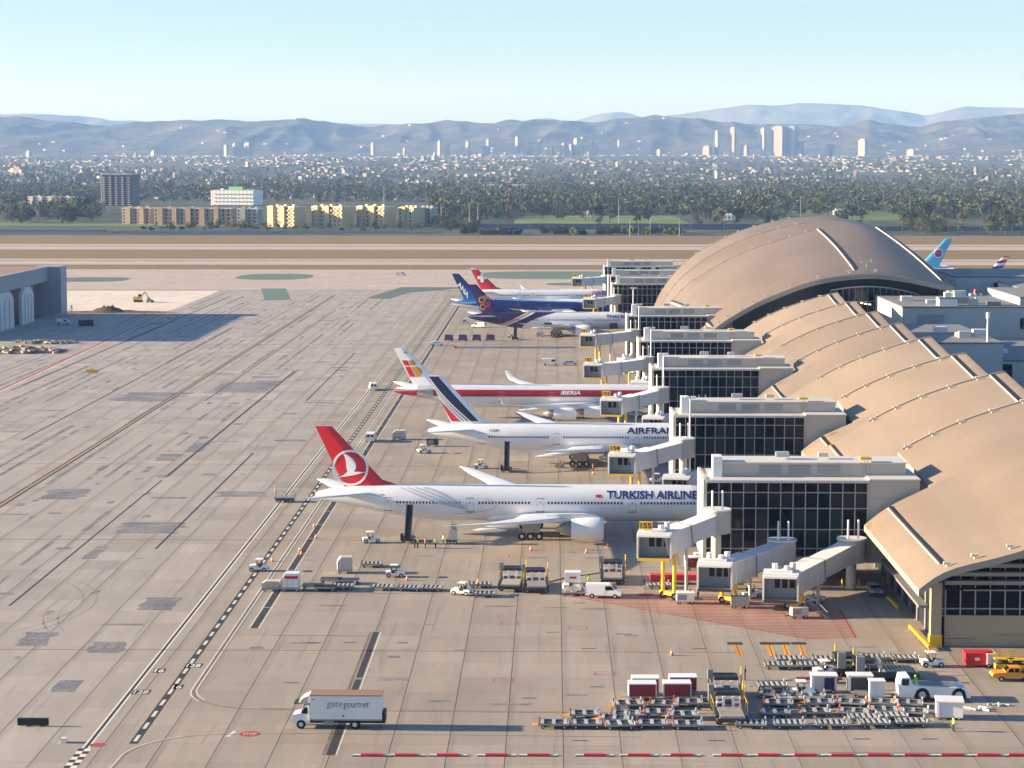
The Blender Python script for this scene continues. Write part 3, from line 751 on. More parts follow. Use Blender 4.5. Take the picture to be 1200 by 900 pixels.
for k in range(16):
    x0 = gx0+k*(gx1-gx0)/16; x1 = x0+(gx1-gx0)/16
    for z0, z1 in ((13, 17.2), (17.4, 20.6)): box('pane', x0+.1, x1-.1, 646.9, 647, z0, z1, 'glass', hall)
    MB().quad((x0+.1, 646.95, 20.8), (x1-.1, 646.95, 20.8), (x1-.1, 646.95, gtop(x1)-.2), (x0+.1, 646.95, gtop(x0)-.2)).build('pane', 'glass', hall)
    box('mullion', x0-.1, x0+.1, 646.6, 646.9, 13, gtop(x0), 'greymetal', hall)
    MB().bar((x0, 646.7, gtop(x0)), (x1, 646.7, gtop(x1)), .35, .35).build('transom', 'lightmetal', hall)
for z in (17.3, 20.7): box('transom', gx0, gx1, 646.6, 646.9, z-.12, z+.12, 'lightmetal', hall)
for k, (x, z) in enumerate([(93, 20.2), (94.2, 20.0), (95.4, 19.8), (92.5, 17.0), (93.7, 16.9), (95, 16.7), (96.4, 16.3), (98, 15.9), (99.4, 15.5), (101, 15.2), (102.5, 14.8), (104, 14.6)]): box('ceiling_light', x, x+.8, 646.45, 646.55, z, z+.22, 'lounge_light', hall)
# ================================================================ the shaded core buildings east of the shells
def core(name, label, x0, x1, y0, y1, z1, m, extra=()):
    t_ = T(name, label, 'building', ((x0+x1)/2, (y0+y1)/2, 0)); hx, hy = (x1-x0)/2, (y1-y0)/2
    box('wall', -hx, hx, -hy, hy, 0, z1-.4, m, t_); 
    b = MB(); b.box(-hx-.1, hx+.1, -hy-.1, hy+.1, z1-.4, z1); b.build('parapet', 'core_roof_shaded', t_)
    for nm, a, c, u, v, mm in extra: box(nm, a-(x0+x1)/2, c-(x0+x1)/2, -hy-.15, -hy+.05, u, v, mm, t_)
    rq = random.Random(int(x0*7+y0))
    for q in range(5):
        ux, uy = rq.uniform(-hx*.8, hx*.7), rq.uniform(-hy*.9, hy*.5); box('roof_unit', ux, ux+rq.uniform(1.5, 4), uy, uy+rq.uniform(1.5, 3), z1+.01, z1+rq.uniform(.8, 2.0), rq.choice(('core_light', 'greymetal', 'offwhite')), t_)
    if z1 > 14:
        for q in range(3): wx = -hx+2+q*hx*.6; box('window_band', wx, wx+hx*.4, -hy-.08, -hy+.02, z1*.28, z1*.28+1.6, 'pane', t_)
    box('wall_band', -hx-.05, hx+.05, -hy-.06, -hy+.01, z1*.62, z1*.62+.25, 'greymetal', t_)
    return t_
core('terminal_core', 'concrete core block with a large slanted louvre beside the great hall', 96.5, 130, 590, 640, 23.2, 'core', [('louvre', 100.5, 108, 14.5, 21, 'greymetal'), ('louvre', 99.5, 106, 10.5, 12.6, 'greymetal'), ('window', 129, 129.9, 17, 20, 'pane')])
core('terminal_annex', 'lower concrete annex in front of the core block beside the shell crest', 88, 106.5, 505, 560, 20.6, 'core')
core('terminal_annex', 'dark windowed annex at the right of the lower concrete annex', 107, 160, 520, 575, 15, 'core', [('window', 108, 112, 8, 14, 'pane'), ('window', 113, 118, 3, 7, 'tanwall')])
core('low_roof_block', 'wide low flat roofed block east of the concourse shells', 82.5, 190, 300, 500, 11.5, 'core')
core('terminal_core', 'flat grey block behind the great hall roof edge', 130, 175, 690, 740, 26, 'core', [('window', 142, 148, 19, 24, 'pane')])
core('terminal_core', 'pale block with a dark recess beside the grey block', 143, 200, 655, 688, 24.5, 'core_light', [('window', 146, 151, 19.5, 22.5, 'pane')])
core('terminal_core', 'boxy block with dark window bands in front of the pale block', 131, 200, 600, 645, 25.2, 'core', [('window', 133, 160, 8, 11.5, 'pane'), ('window', 131.6, 160, 16, 19.5, 'pane')])
core('plant_box', 'white rooftop plant box on the core block', 107, 112, 592, 597, 25.6, 'white')
t_ = T('roof_beacon', 'small mast with red and white floodlights standing on the core block', 'beacon', (118.5, 600, 23.2))
MB().tube((0, 0, 0), (0, 0, 2.6), .2, .2, 8).build('pole', 'white', t_)
for s_ in (-1.4, 0, 1.4): MB().tube((s_, 0, 2.4), (s_, 0, 3.0), .45, .45, 8).build('floodlight', 'white', t_)
MB().tube((0, 0, 3.0), (0, 0, 4.2), .7, .4, 8).build('warning_light', 'red', t_)
t_ = T('flood_mast', 'tall white mast with a round lamp on the lower annex roof', 'light mast', (103, 506, 20.6))
MB().tube((0, 0, 0), (0, 0, 5.6), .28, .2, 8).build('pole', 'white', t_); MB().tube((0, 0, 5.6), (0, 0, 7.0), .45, .45, 8).build('lamp_head', 'lamp', t_); MB().bar((0, 0, 5), (-.5, 0, 8), .12, .12).build('aerial', 'redpaint', t_)
# ================================================================ hangar
hg = T('hangar', 'blue grey aircraft hangar in shade with tall folding doors and brown roof', 'hangar', (-206, 820, 0))
box('roof', -90, -.5, -75, 52, 19.3, 19.7, 'hangar_roof', hg); box('fascia', -1.5, 0, -75, 46, 14, 20, 'hangar_wall', hg)
box('corner_pillar', -6, 5.2, 46, 57, 0, 19.9, 'hangar_wall', hg); box('back_wall', -90, -89, -75, 57, 0, 19.3, 'hangar_wall', hg); box('north_wall', -89, -6, 56, 57, 0, 19.3, 'hangar_wall', hg); box('south_wall', -89, -1, -75, -74, 0, 19.3, 'hangar_wall', hg)
box('interior_floor', -88, -1, -73, 55, .02, .05, 'joint', hg)
for y0, y1 in ((-4, 15), (-44, -16), (-72, -52)):
    d = MB().prism([(y0, 0), (y1, 0), (y1, 11), (y1-5, 14), (y0+5, 14), (y0, 11)], 'x', .4, 1.6).build('folding_door', 'hangar_door', hg)
    for q in range(1, 4): box('door_rib', 1.6, 1.8, y0+(y1-y0)*q/4-.12, y0+(y1-y0)*q/4+.12, .2, 11, 'hangar_wall', d)
# ================================================================ airliners (nose towards +x)
def paintmat(name, fn, rough=.28):
    m = bpy.data.materials.new(name); m.use_nodes = True; t = NT(m); t.b.inputs['Roughness'].default_value = rough
    x, y, z = t.obj(); dirt = t.noise(t.objc(), .35, 4, .6)
    t.color(t.gain(fn(t, x, y, z), .94+(dirt-.5)*.18+.02)); M[name] = m; return name
WH = (.70, .72, .755)
WHEEL = {}
def wheel_mesh(r, w_):
    k = (r, w_)
    if k not in WHEEL:
        b = MB(); b.tube((0, -w_/2, 0), (0, w_/2, 0), r, r, 14); b.cur = 1; b.tube((0, -w_/2-.02, 0), (0, w_/2+.02, 0), r*.5, r*.5, 10); WHEEL[k] = b.mesh('wheel', ['rubber', 'hub'])
    return WHEEL[k]
def airliner(label, loc, kind, L, tail, fus_mat, fin_mat, rz=0.0, eng_mat='plane_white', eng_len=7.2, stab_mat='plane_white', detail=True, group='airliners parked at the gates', scl=1.0):
    a3 = kind == 'a340'; Rr = 2.9 if a3 else 3.1; zc0 = 5.45
    A = T('airliner', label, 'airplane', loc, rz, group)
    if scl != 1.0: A.scale = (scl,)*3
    nose = L-tail
    k = L/74.0
    ST = [(0, .10, .30, 6.75), (.6, .32, .55, 6.75), (2, .75, .95, 6.7), (5, 1.35, 1.5, 6.6), (9, 2.0, 2.05, 6.33), (13, 2.55, 2.55, 5.95), (17, 2.9, 2.88, 5.65), (21, 3.07, 3.07, 5.5), (24, 3.1, 3.1, 5.45), (L-13, 3.1, 3.1, 5.45), (L-9.5, 3.05, 3.05, 5.43), (L-7, 2.85, 2.8, 5.35), (L-4.6, 2.4, 2.3, 5.15), (L-2.6, 1.8, 1.7, 4.95), (L-1.2, 1.15, 1.1, 4.8), (L-.4, .6, .55, 4.7), (L, .08, .08, 4.66)]
    q = Rr/3.1
    ST = [(s_-tail, a*q, c*q, zc) for s_, a, c, zc in ST]
    def sec(x):
        for u, v in zip(ST, ST[1:]):
            if x <= v[0]: t = max(0, (x-u[0])/(v[0]-u[0])); return [lerp(u[i], v[i], t) for i in (1, 2, 3)]
        return ST[-1][1:]
    xs = sorted(set([p[0] for p in ST]+[-tail+i*2 for i in range(int(L/2)+1)])); n = 32
    rings = []
    for x in xs:
        a, c, zc = sec(x); rings.append([(x, a*math.sin(2*math.pi*i/n), zc+c*math.cos(2*math.pi*i/n)) for i in range(n)])
    fus = MB().loft(rings).build('fuselage', fus_mat, A)
    def skin(x, z, off=.05, side=-1):
        a, c, zc = sec(x); u = max(-1, min(1, (z-zc)/c)); return Vector((x, side*(a*math.sqrt(max(0, 1-u*u))+off), z))
    # belly fairing
    MB().loft([[(x, wy*math.sin(2*math.pi*i/16), 3.3*q+zz+hz*math.cos(2*math.pi*i/16)) for i in range(16)] for x, wy, hz, zz in ((-9, .6, .2, -.6), (-6.5, 2.4, .9, -.15), (-2, 3.3, 1.25, 0), (6, 3.35, 1.3, 0), (11, 2.5, .9, -.1), (13.5, .6, .2, -.6))]).build('belly_fairing', 'plane_white', A)
    # fin
    ztop = 8.35 if not a3 else 8.15; zt = 18.5 if not a3 else 17.2
    def fle(z): t = (z-ztop)/(zt-ztop); return lerp(12.4, 2.9, t)*(1 if not a3 else 1.0)
    def fte(z): t = (z-ztop)/(zt-ztop); return lerp(4.9, .1, t)
    def fth(z): return lerp(.56, .22, (z-ztop)/(zt-ztop))
    def fsurf(s_, z, off=.05, side=-1):
        c = (s_-fte(z))/(fle(z)-fte(z)); c = max(0, min(1, c)); h = fth(z)*(c/.62 if c < .62 else math.sqrt(max(0, 1-((c-.62)/.38)**2)))
        return Vector((s_-tail, side*(h+off), z))
    rings = []
    for i in range(9):
        z = lerp(ztop-.9, zt, i/8); le, te = fle(z), fte(z); cs = [0, .2, .4, .62, .75, .88, .96, 1.0]
        p = [fsurf(lerp(te, le, c), z, 0, -1) for c in cs] + [fsurf(lerp(te, le, c), z, 0, 1) for c in cs[-2:0:-1]]
        rings.append([tuple(v) for v in p])
    fin = MB().loft(rings, smooth=False).build('tail_fin', fin_mat, A)
    MB().add([(12-tail, -.22, ztop-.5), (12-tail, .22, ztop-.5), (14.6-tail, 0, ztop-.02), (11.6-tail, 0, ztop+.95)], [(0, 1, 2), (0, 2, 3), (1, 3, 2), (0, 3, 1)]).build('dorsal_fillet', fin_mat, A)
    def foil(xl, ch, y, z, th, n_=7):
        up = [(xl-ch*(1-math.cos(math.pi*i/n_))/2, y, z+th*ch*math.sqrt(max(0, math.sin(math.pi*((i/n_)**.8))))*.62) for i in range(n_+1)]
        dn = [(xl-ch*(1-math.cos(math.pi*i/n_))/2, y, z-th*ch*math.sqrt(max(0, math.sin(math.pi*((i/n_)**.8))))*.38) for i in range(n_-1, 0, -1)]
        return up+dn
    for sd_ in (-1, 1):
        MB().loft([foil(11.2-tail, 6.4, sd_*.8, 6.9, .10), foil(6.0-tail, 4.3, sd_*5.6, 7.3, .09), foil(1.4-tail, 2.3, sd_*10.6, 7.75, .08)]).build('stabilizer', stab_mat, A)
        if not a3: Sx = [(1.5, 12.5, 14.6, 3.2, .105), (3.0, 11.4, 13.4, 3.35, .10), (10.5, 5.6, 8.6, 4.1, .09), (20, -1.9, 5.2, 5.15, .085), (28.5, -8.8, 3.1, 6.3, .08), (31.2, -11.4, 1.7, 6.75, .07), (32.4, -13.2, .5, 6.95, .06)]
        else: Sx = [(1.5, 12.0, 13.2, 3.3, .105), (2.8, 11.0, 12.0, 3.4, .10), (9.5, 5.8, 7.8, 4.1, .09), (19, -1.4, 5.0, 5.1, .085), (29.6, -9.6, 2.6, 6.3, .08), (30.6, -10.8, 2.0, 6.9, .07), (31.2, -12.6, .9, 8.6, .06)]
        MB().loft([foil(xl, ch, sd_*y, z, th) for y, xl, ch, z, th in Sx]).build('wing', 'plane_white', A)
        if detail:
            for yy_ in (8.0, 14.5, 21.5):
                u = (yy_-3)/29; xl = lerp(-1.6, -9.4, u); z = lerp(3.2, 5.6, u)
                MB().loft([[(x, sd_*yy_+w_*math.sin(2*math.pi*i/8), z-.35+w_*1.3*math.cos(2*math.pi*i/8)) for i in range(8)] for x, w_ in ((xl+3, .04), (xl+1, .26), (xl-1.2, .26), (xl-2.6, .03))]).build('flap_fairing', 'plane_white', A)
        eng = [(9.7, 12.2, 1.95, 2.58)] if not a3 else [(9.4, 12.0, 1.42, 2.5), (19.2, 4.6, 1.42, 3.3)]
        for ey, xf, er, ez in eng:
            ey *= sd_; pr = [(0, .93), (-.15, 1.0), (-.7, 1.06), (-2, 1.08), (-4.2, 1.0), (-5.4, .86)]
            pr = [(x*eng_len/7.2, r) for x, r in pr]
            b = MB(); b.loft([[(xf+x, ey+er*r*math.sin(2*math.pi*i/24), ez+er*r*math.cos(2*math.pi*i/24)) for i in range(24)] for x, r in pr], caps=False)
            b.loft([[(xf+x, ey+er*r*math.sin(2*math.pi*i/24), ez+er*r*math.cos(2*math.pi*i/24)) for i in range(24)] for x, r in ((0, .93), (-.3, .86), (-1.2, .84))], caps=False)
            nc = b.build('engine_nacelle', eng_mat, A)
            MB().tube((xf-1.1, ey, ez), (xf-1.2, ey, ez), er*.86, er*.86, 20).build('fan', 'black', nc)
            MB().loft([[(xf+x*eng_len/7.2, ey+er*r*math.sin(2*math.pi*i/18), ez+er*r*math.cos(2*math.pi*i/18)) for i in range(18)] for x, r in ((-4.8, .62), (-6.2, .56), (-7.2, .42), (-7.3, .25), (-8.3, .05))]).build('exhaust_cone', 'greymetal', nc)
            MB().loft([[(x, ey+w_*sx, z) for sx, z in ((-1, z0), (1, z0), (1, z1), (-1, z1))] for x, w_, z0, z1 in ((xf-.8, .12, ez+er*1.0, ez+er*1.12), (xf-3, .25, ez+er*.8, ez+er*1.35), (xf-7.5, .22, ez+er*.6, ez+er*1.3), (xf-9.5, .08, ez+er*.95, ez+er*1.2))], smooth=False).build('pylon', 'plane_white', A)
        # main gear
        wy = 5.5*sd_; r_ = .66
        lg = MB().tube((0, wy, 1.0), (.1, wy*.92, 3.6), .24, .3, 8).bar((-1.6, wy, .72), (1.6, wy, .72), .3, .3).bar((.2, wy, 1.4), (2.6, wy*.8, 3.4), .16, .16).build('main_gear', 'gear', A)
        for wx in ((-1.45, 0, 1.45) if not a3 else (-.95, .95)):
            for o_ in (-.55, .55): link('wheel', wheel_mesh(r_, .46), lg, (wx, wy+o_, r_))
        MB().add([(-1.2, wy-.75*sd_*-1, 1.6), (1.5, wy+.75*sd_, 1.6), (1.9, wy+.55*sd_, 3.1), (-.9, wy+.55*sd_, 3.1), (-1.2, wy+.7*sd_, 1.6), (1.5, wy+.68*sd_, 1.6)], [(4, 5, 2, 3)]).build('gear_door', 'gear', A)
        box('gear_bay_door', -1.4, 1.6, wy+.62*sd_-.05, wy+.62*sd_+.05, 1.3, 3.2, 'gear', A)
    ng = MB().tube((nose-6, 0, .7), (nose-6.2, 0, 3.2), .16, .2, 8).build('nose_gear', 'gear', A)
    for o_ in (-.32, .32): link('wheel', wheel_mesh(.53, .36), ng, (nose-6, o_, .53))
    if detail:
        # cabin windows: rows broken at the doors
        drs = [12.6, 12.6+(L-22)*.27, 12.6+(L-22)*.50, 12.6+(L-22)*.80, L-7.5] if L > 70 else [11.4, 11.4+(L-20)*.36, 11.4+(L-20)*.74, L-7.0]
        b = MB(); s_ = drs[0]+1.6
        while s_ < L-9:
            if all(abs(s_-d) > 1.3 for d in drs) and not (L > 70 and 36.6 < s_ < 37.6):
                x = s_-tail
                for sd_ in (-1, 1):
                    b.add([skin(x+dx, 5.85+dz, .02, sd_) for dx, dz in ((-.15, -.2), (.15, -.2), (.15, .2), (-.15, .2))], [(0, 1, 2, 3)])
            s_ += .56
        b.build('cabin_windows', 'black', A, kind='stuff')
        for d in drs:
            x = d-tail; b = MB()
            for u0, v0, u1, v1 in ((-.62, 4.35, -.54, 6.6), (.54, 4.35, .62, 6.6), (-.62, 6.55, .62, 6.68), (-.75, 4.2, .75, 4.38), (-.12, 5.75, .12, 6.0)):
                b.add([skin(x+u, v, .03) for u, v in ((u0, v0), (u1, v0), (u1, (v0+v1)/2), (u1, v1), (u0, v1), (u0, (v0+v1)/2))], [(0, 1, 2, 5), (5, 2, 3, 4)])
            b.build('door_outline', 'greymetal', A)
        box('cargo_door_seam', 24-tail, 27-tail, -3.02*q, -2.95*q, 4.0, 4.05, 'greymetal', A)
    return A, skin, fsurf
def fdec(A, fs, name, polys, m, tail_side=(-1, 1)):
    for sd_ in tail_side: decal(name, polys, lambda a, c: fs(a, c, .05, sd_), m, A)
def ringp(cx, cz, r0, r1, n=36): return [[(cx+r*math.cos(t), cz+r*math.sin(t)) for r, t in ((r0, a), (r1, a), (r1, b_), (r0, b_))] for a, b_ in [(2*math.pi*k/n, 2*math.pi*(k+1)/n) for k in range(n)]]
def disc(cx, cz, r, n=20, e=1.0): return [(cx+r*math.cos(2*math.pi*k/n), cz+e*r*math.sin(2*math.pi*k/n)) for k in range(n)]
mat('finred', (.62, .012, .022), .3); mat('finred2', (.60, .02, .03), .3); mat('gold', (.55, .28, .03), .35); mat('greylogo', (.42, .46, .53), .4); mat('finwhite', (.80, .81, .83), .3); mat('magenta', (.42, .03, .16), .35); mat('iborange', (.55, .24, .02), .35)
# 1 ---- red fin, ring and bird
A, sk, fs = airliner('twin engined airliner with a red tail fin and white ring emblem', (-3.7, 360.5, 0), 'b777', 73.9, 36.9, 'plane_white', 'finred')
fdec(A, fs, 'fin_ring', ringp(6.05, 11.35, 2.75, 3.12), 'finwhite')
S8 = lambda x, y: ((x-68)/8.575/6.94, 64-(495+y/8.575-185)/6.94)
fdec(A, fs, 'fin_bird', [[S8(*p) for p in ((355, 325), (410, 345), (455, 380), (485, 425), (490, 455), (482, 485), (465, 512))]+[S8(400, 512), S8(388, 470), S8(385, 410), S8(372, 355)], [S8(*p) for p in ((400, 512), (465, 512), (590, 515), (480, 545), (400, 562), (315, 572), (365, 545))]], 'finwhite')
lettering('fuselage_lettering', 'TURKISH AIRLINES', 16.3, 1.3, lambda u, v: sk(12.9+u, 6.55+v), 'logoblue', A, bold=.03)
decal('fuselage_flag', [(11.0, 6.75), (11.9, 6.75), (11.9, 7.25), (11.0, 7.25)], lambda a, c: sk(a, c), 'logored', A)
lettering('registration', 'TC-JJM', 1.9, .45, lambda u, v: sk(-26.9+u, 6.75+v), 'greymetal', A)
for k, (a0, w_) in enumerate(((0, .30), (1.2, .34), (2.5, .38), (3.9, .45))):
    up = []; dn = []
    for i in range(15):
        t = i/14; x = -22.2+a0+11.5*t-a0*.9*t; z = 8.15-.35*k*0-(t**1.3)*3.6+.55*math.sin(math.pi*t)*(-1+.5*k); w2 = w_*math.sin(math.pi*min(1, .12+t*.88))**.7
        up.append((x, min(8.3, z+w2*.5))); dn.append((x, z-w2*.5))
    decal('tulip_motif', [[dn[i], dn[i+1], up[i+1], up[i]] for i in range(14)], lambda a, c: sk(a, c, .03), 'greylogo', A)
decal('tulip_motif', [[(-12+6.3*math.sin(t)+.0, 5.5-1.5*math.cos(t)) if j in (0, 1) else (-12+6.15*math.sin(t), 5.5-1.35*math.cos(t)) for j, t in ((0, a), (1, b_), (2, b_), (3, a))] for a, b_ in [(.2+2.2*k/16, .2+2.2*(k+1)/16) for k in range(16)]], lambda a, c: sk(a, c, .03), 'greylogo', A)
# 2 ---- diagonal navy stripes, red flash
A, sk, fs = airliner('twin engined airliner with navy and red diagonal tail stripes', (5.6, 446, 0), 'b777', 63.7, 31.9, 'plane_white', 'finwhite')
def stripe(u0, u1, z0, z1, m): # u: fraction from leading (0) to trailing (1) edge
    def q(u, z): t = (z-8.35)/(18.5-8.35); return (lerp(lerp(12.4, 2.9, t), lerp(4.9, .1, t), u), z)
    n = 8; fdec(A, fs, 'fin_stripe', [[q(u0(lerp(z0, z1, i/n)), lerp(z0, z1, i/n)), q(u1(lerp(z0, z1, i/n)), lerp(z0, z1, i/n)), q(u1(lerp(z0, z1, (i+1)/n)), lerp(z0, z1, (i+1)/n)), q(u0(lerp(z0, z1, (i+1)/n)), lerp(z0, z1, (i+1)/n))] for i in range(n)], m)
tt = lambda z: (z-8.6)/9.8
stripe(lambda z: lerp(.16, .30, tt(z)), lambda z: lerp(.37, .99, tt(z)), 8.9, 18.3, 'navy')
stripe(lambda z: min(1, lerp(.43, 1.0, tt(z)/.84)), lambda z: min(1, lerp(.485, 1.0, tt(z)/.80)), 8.9, 16.5, 'navy')
stripe(lambda z: min(1, lerp(.56, 1.0, tt(z)/.70)), lambda z: min(1, lerp(.60, 1.0, tt(z)/.67)), 8.9, 15.2, 'navy')
stripe(lambda z: min(1, lerp(.68, 1.0, tt(z)/.50)), lambda z: min(1, lerp(.94, 1.0, (max(0, tt(z))/.50)**.5)), 8.8, 13.4, 'finred2')
lettering('fuselage_lettering', 'AIRFRANCE', 13.2, 1.25, lambda u, v: sk(9.9+u, 6.6+v), 'navy', A, bold=.02)
lettering('registration', 'F-GSPS', 1.9, .5, lambda u, v: sk(-18.8+u, 6.9+v), 'navy', A)
# 3 ---- red cheatline, four engines
def pib(t, x, y, z):
    c = t.mix(z.gt(5.55)*z.lt(7.15+(x-20).max(0.0)*.0), WH, (.40, .012, .02))
    c = t.mix(z.gt(5.45)*z.lt(5.72), c, (.50, .17, .02))
    c = t.mix(x.gt(34.0-(7.2-z)*2.2)*z.gt(5.4)*(1-z.gt(8.6)), c, WH); c = t.mix(x.lt(-30.5)*x.gt(-34.5)*z.gt(5.0), c, (.42, .43, .44))
    c = t.mix((x-28.5-(7.9-z)*-3.0).abs().lt(1.2)*z.gt(7.1)*z.lt(7.9), c, (.40, .012, .02)); return c
A, sk, fs = airliner('four engined airliner with a red cheatline along a white fuselage', (1.0, 525, 0), 'a340', 75.3, 40.5, paintmat('paint_cheatline', pib), 'finwhite')
q = lambda pts: [(a, c) for a, c in pts]
lettering('fuselage_lettering', 'IBERIA', 4.9, .95, lambda u, v: sk(0.9+u, 6.0+v), 'finwhite', A, shear=.3, bold=.03)
fdec(A, fs, 'fin_logo', [[(2.15, 14.2), (3.55, 14.2), (4.15, 12.9), (2.85, 12.9)], [(2.95, 12.6), (4.25, 12.6), (5.6, 10.1), (4.1, 10.1)]], 'finred2')
fdec(A, fs, 'fin_logo', [[(3.85, 14.2), (5.0, 14.2), (5.5, 13.8), (5.6, 13.3), (5.3, 12.9), (4.45, 12.9)], [(4.55, 12.6), (6.0, 12.6), (6.9, 12.1), (7.25, 11.3), (7.05, 10.5), (6.4, 10.1), (5.9, 10.1)]], 'iborange')
lettering('fin_number', 'INZ', .9, .4, lambda u, v: fs(2.6+u, 15.9+v), 'navy', A)
# 4 ---- purple rear fuselage with gold swoosh
def pth(t, x, y, z):
    s_ = x+32.0; u = ((z-2.4)/6.2).max(0.0).min(1.0); e = 19.5+u*u*13; c = t.mix(s_.lt(e), WH, (.026, .014, .085))
    d = s_-(7.5+u.pow(.75)*15.5); c = t.mix(d.abs().lt(1.7), c, (.60, .60, .62)); c = t.mix((d+.2).abs().lt(.55), c, (.30, .18, .09)); c = t.mix((d+1.5).abs().lt(.3), c, (.45, .28, .05)); return c
A, sk, fs = airliner('twin engined airliner with a dark purple tail and gold swoosh', (1.3, 771, 0), 'b777', 63.7, 31.9, paintmat('paint_swoosh', pth), paintmat('fin_purple', lambda t, x, y, z: t.mix(z.gt(30), (.038, .016, .105), WH)), stab_mat='plane_white')
fdec(A, fs, 'fin_orchid', disc(6.0, 13.0, 1.35, 16, 1.15), 'gold'); 
for cx, cz, r_, m_ in ((4.8, 12.9, 1.2, 'gold'), (6.6, 11.6, 1.5, 'magenta'), (5.2, 10.3, 1.1, 'gold'), (6.9, 12.7, .8, 'gold')): 
    for sd_ in (-1, 1): decal('fin_orchid', disc(cx, cz, r_, 14), lambda a, c: fs(a, c, .07+.02*r_, sd_), m_, A); decal('fin_orchid', disc(cx, cz, r_*.62, 14), lambda a, c: fs(a, c, .14, sd_), 'navy' if m_ == 'gold' else 'darkred', A)
lettering('fuselage_lettering', 'THAI', 4.6, 1.2, lambda u, v: sk(17.9+u, 6.5+v), 'logoblue', A, bold=.03)
decal('fuselage_emblem', [(23.2, 6.3), (24.8, 7.0), (23.2, 7.8)], lambda a, c: sk(a, c), 'magenta', A)
box('cargo_door', -.4+6-10, 2.4+6-10, -3.25, -3.1, 2.6, 4.9, 'dark', A); box('cargo_door', 19.2, 22, -3.2, -3.05, 2.7, 4.8, 'dark', A)
# 5 ---- blue fin and dark blue band
def pan(t, x, y, z):
    s_ = x+36.9; lo = 3.0+(s_-14).max(0.0)*.018; hi = 8.6-(s_-10).max(0.0)*.035
    c = t.mix(z.lt(hi)*z.gt(lo), WH, (.008, .024, .16)); c = t.mix(s_.lt(13)*z.gt(4.0), c, (.015, .11, .40)); c = t.mix((z-hi-.22).abs().lt(.16)*s_.gt(12), c, (.03, .22, .60)); c = t.mix(z.lt(5.7+(13-s_)*.08)*s_.lt(11), c, (.62, .64, .66)); return c
A, sk, fs = airliner('twin engined airliner with a bright blue tail fin and dark blue band', (-3.2, 843, 0), 'b777', 73.9, 36.9, paintmat('paint_blueband', pan), paintmat('fin_blue', lambda t, x, y, z: t.mix(t.step(z, 9.0, 15.0), (.015, .10, .38), (.008, .024, .16))))
th_ = -R(52); 
for sd_ in (-1, 1): lettering('fin_lettering', 'ANA', 6.6, 2.2, lambda u, v: fs(2.3+u*.62+v*.28, 13.9-u*.80+v*.85, .06, sd_), 'finwhite', A, bold=.03)
lettering('fuselage_lettering', 'ANA', 3.4, 1.1, lambda u, v: sk(21.8+u, 6.5+v), 'navy', A, shear=.25, bold=.03)
lettering('fuselage_lettering', 'Inspiration of JAPAN', 9.5, .75, lambda u, v: sk(3.5+u, 6.9+v), 'navy', A)
decal('fuselage_emblem', [(25.6, 6.4), (27.3, 6.4), (28.0, 7.7), (26.4, 7.7)], lambda a, c: sk(a, c), 'navy', A)
# 6 ---- red fin with a white cross
A, sk, fs = airliner('four engined white airliner with a red tail fin and white cross', (-1.0, 910, 0), 'a340', 63.7, 34.5, 'plane_white', paintmat('fin_cross', lambda t, x, y, z: t.mix(z.gt(16.6), (.62, .015, .025), WH)))
fdec(A, fs, 'fin_cross', [[(4.6, 11.2), (5.9, 11.2), (5.9, 15.2), (4.6, 15.2)], [(3.25, 12.55), (4.58, 12.55), (4.58, 13.85), (3.25, 13.85)], [(5.92, 12.55), (7.2, 12.55), (7.2, 13.85), (5.92, 13.85)]], 'finwhite')
lettering('fuselage_lettering', 'SWISS', 7.6, 1.6, lambda u, v: sk(17.5+u, 6.0+v), 'logored', A, shear=.2, bold=.03)
# 7, 8 ---- tails beyond the terminal, nose to the west
A, sk, fs = airliner('sky blue airliner tail with a red and blue roundel beyond the terminal', (157, 1065, 0), 'b777', 63.7, 31.9, paintmat('paint_skyblue', lambda t, x, y, z: t.mix(z.gt(5.2), WH, (.10, .42, .66))), paintmat('fin_skyblue', lambda t, x, y, z: t.mix(z.gt(30), (.10, .42, .66), WH)), rz=math.pi, stab_mat='fin_skyblue' if 0 else 'plane_white', detail=False, scl=1.3)
for sd_ in (-1, 1):
    decal('fin_roundel', disc(5.4, 13.0, 1.75, 24), lambda a, c: fs(a, c, .05, sd_), 'finwhite', A)
    decal('fin_roundel', [p for p in disc(5.4, 13.0, 1.5, 24) if p[1] >= 12.99], lambda a, c: fs(a, c, .09, sd_), 'finred2', A); decal('fin_roundel', [p for p in disc(5.4, 13.0, 1.5, 24) if p[1] <= 13.01], lambda a, c: fs(a, c, .09, sd_), 'blue', A)
def pam(t, x, y, z):
    k = t.m2('FRACT', (z*.42+x*.05)); c = t.mix(k.lt(.5), (.72, .73, .75), (.02, .035, .15)); return t.mix(k.lt(.5)*(x+y*0).lt(-28.5), c, (.5, .02, .03))
A, sk, fs = airliner('airliner tail with red, white and blue horizontal stripes beyond the terminal', (181, 1000, 0), 'b777', 63.7, 31.9, 'plane_white', paintmat('fin_stripes', pam), rz=math.pi, detail=False, scl=1.0)
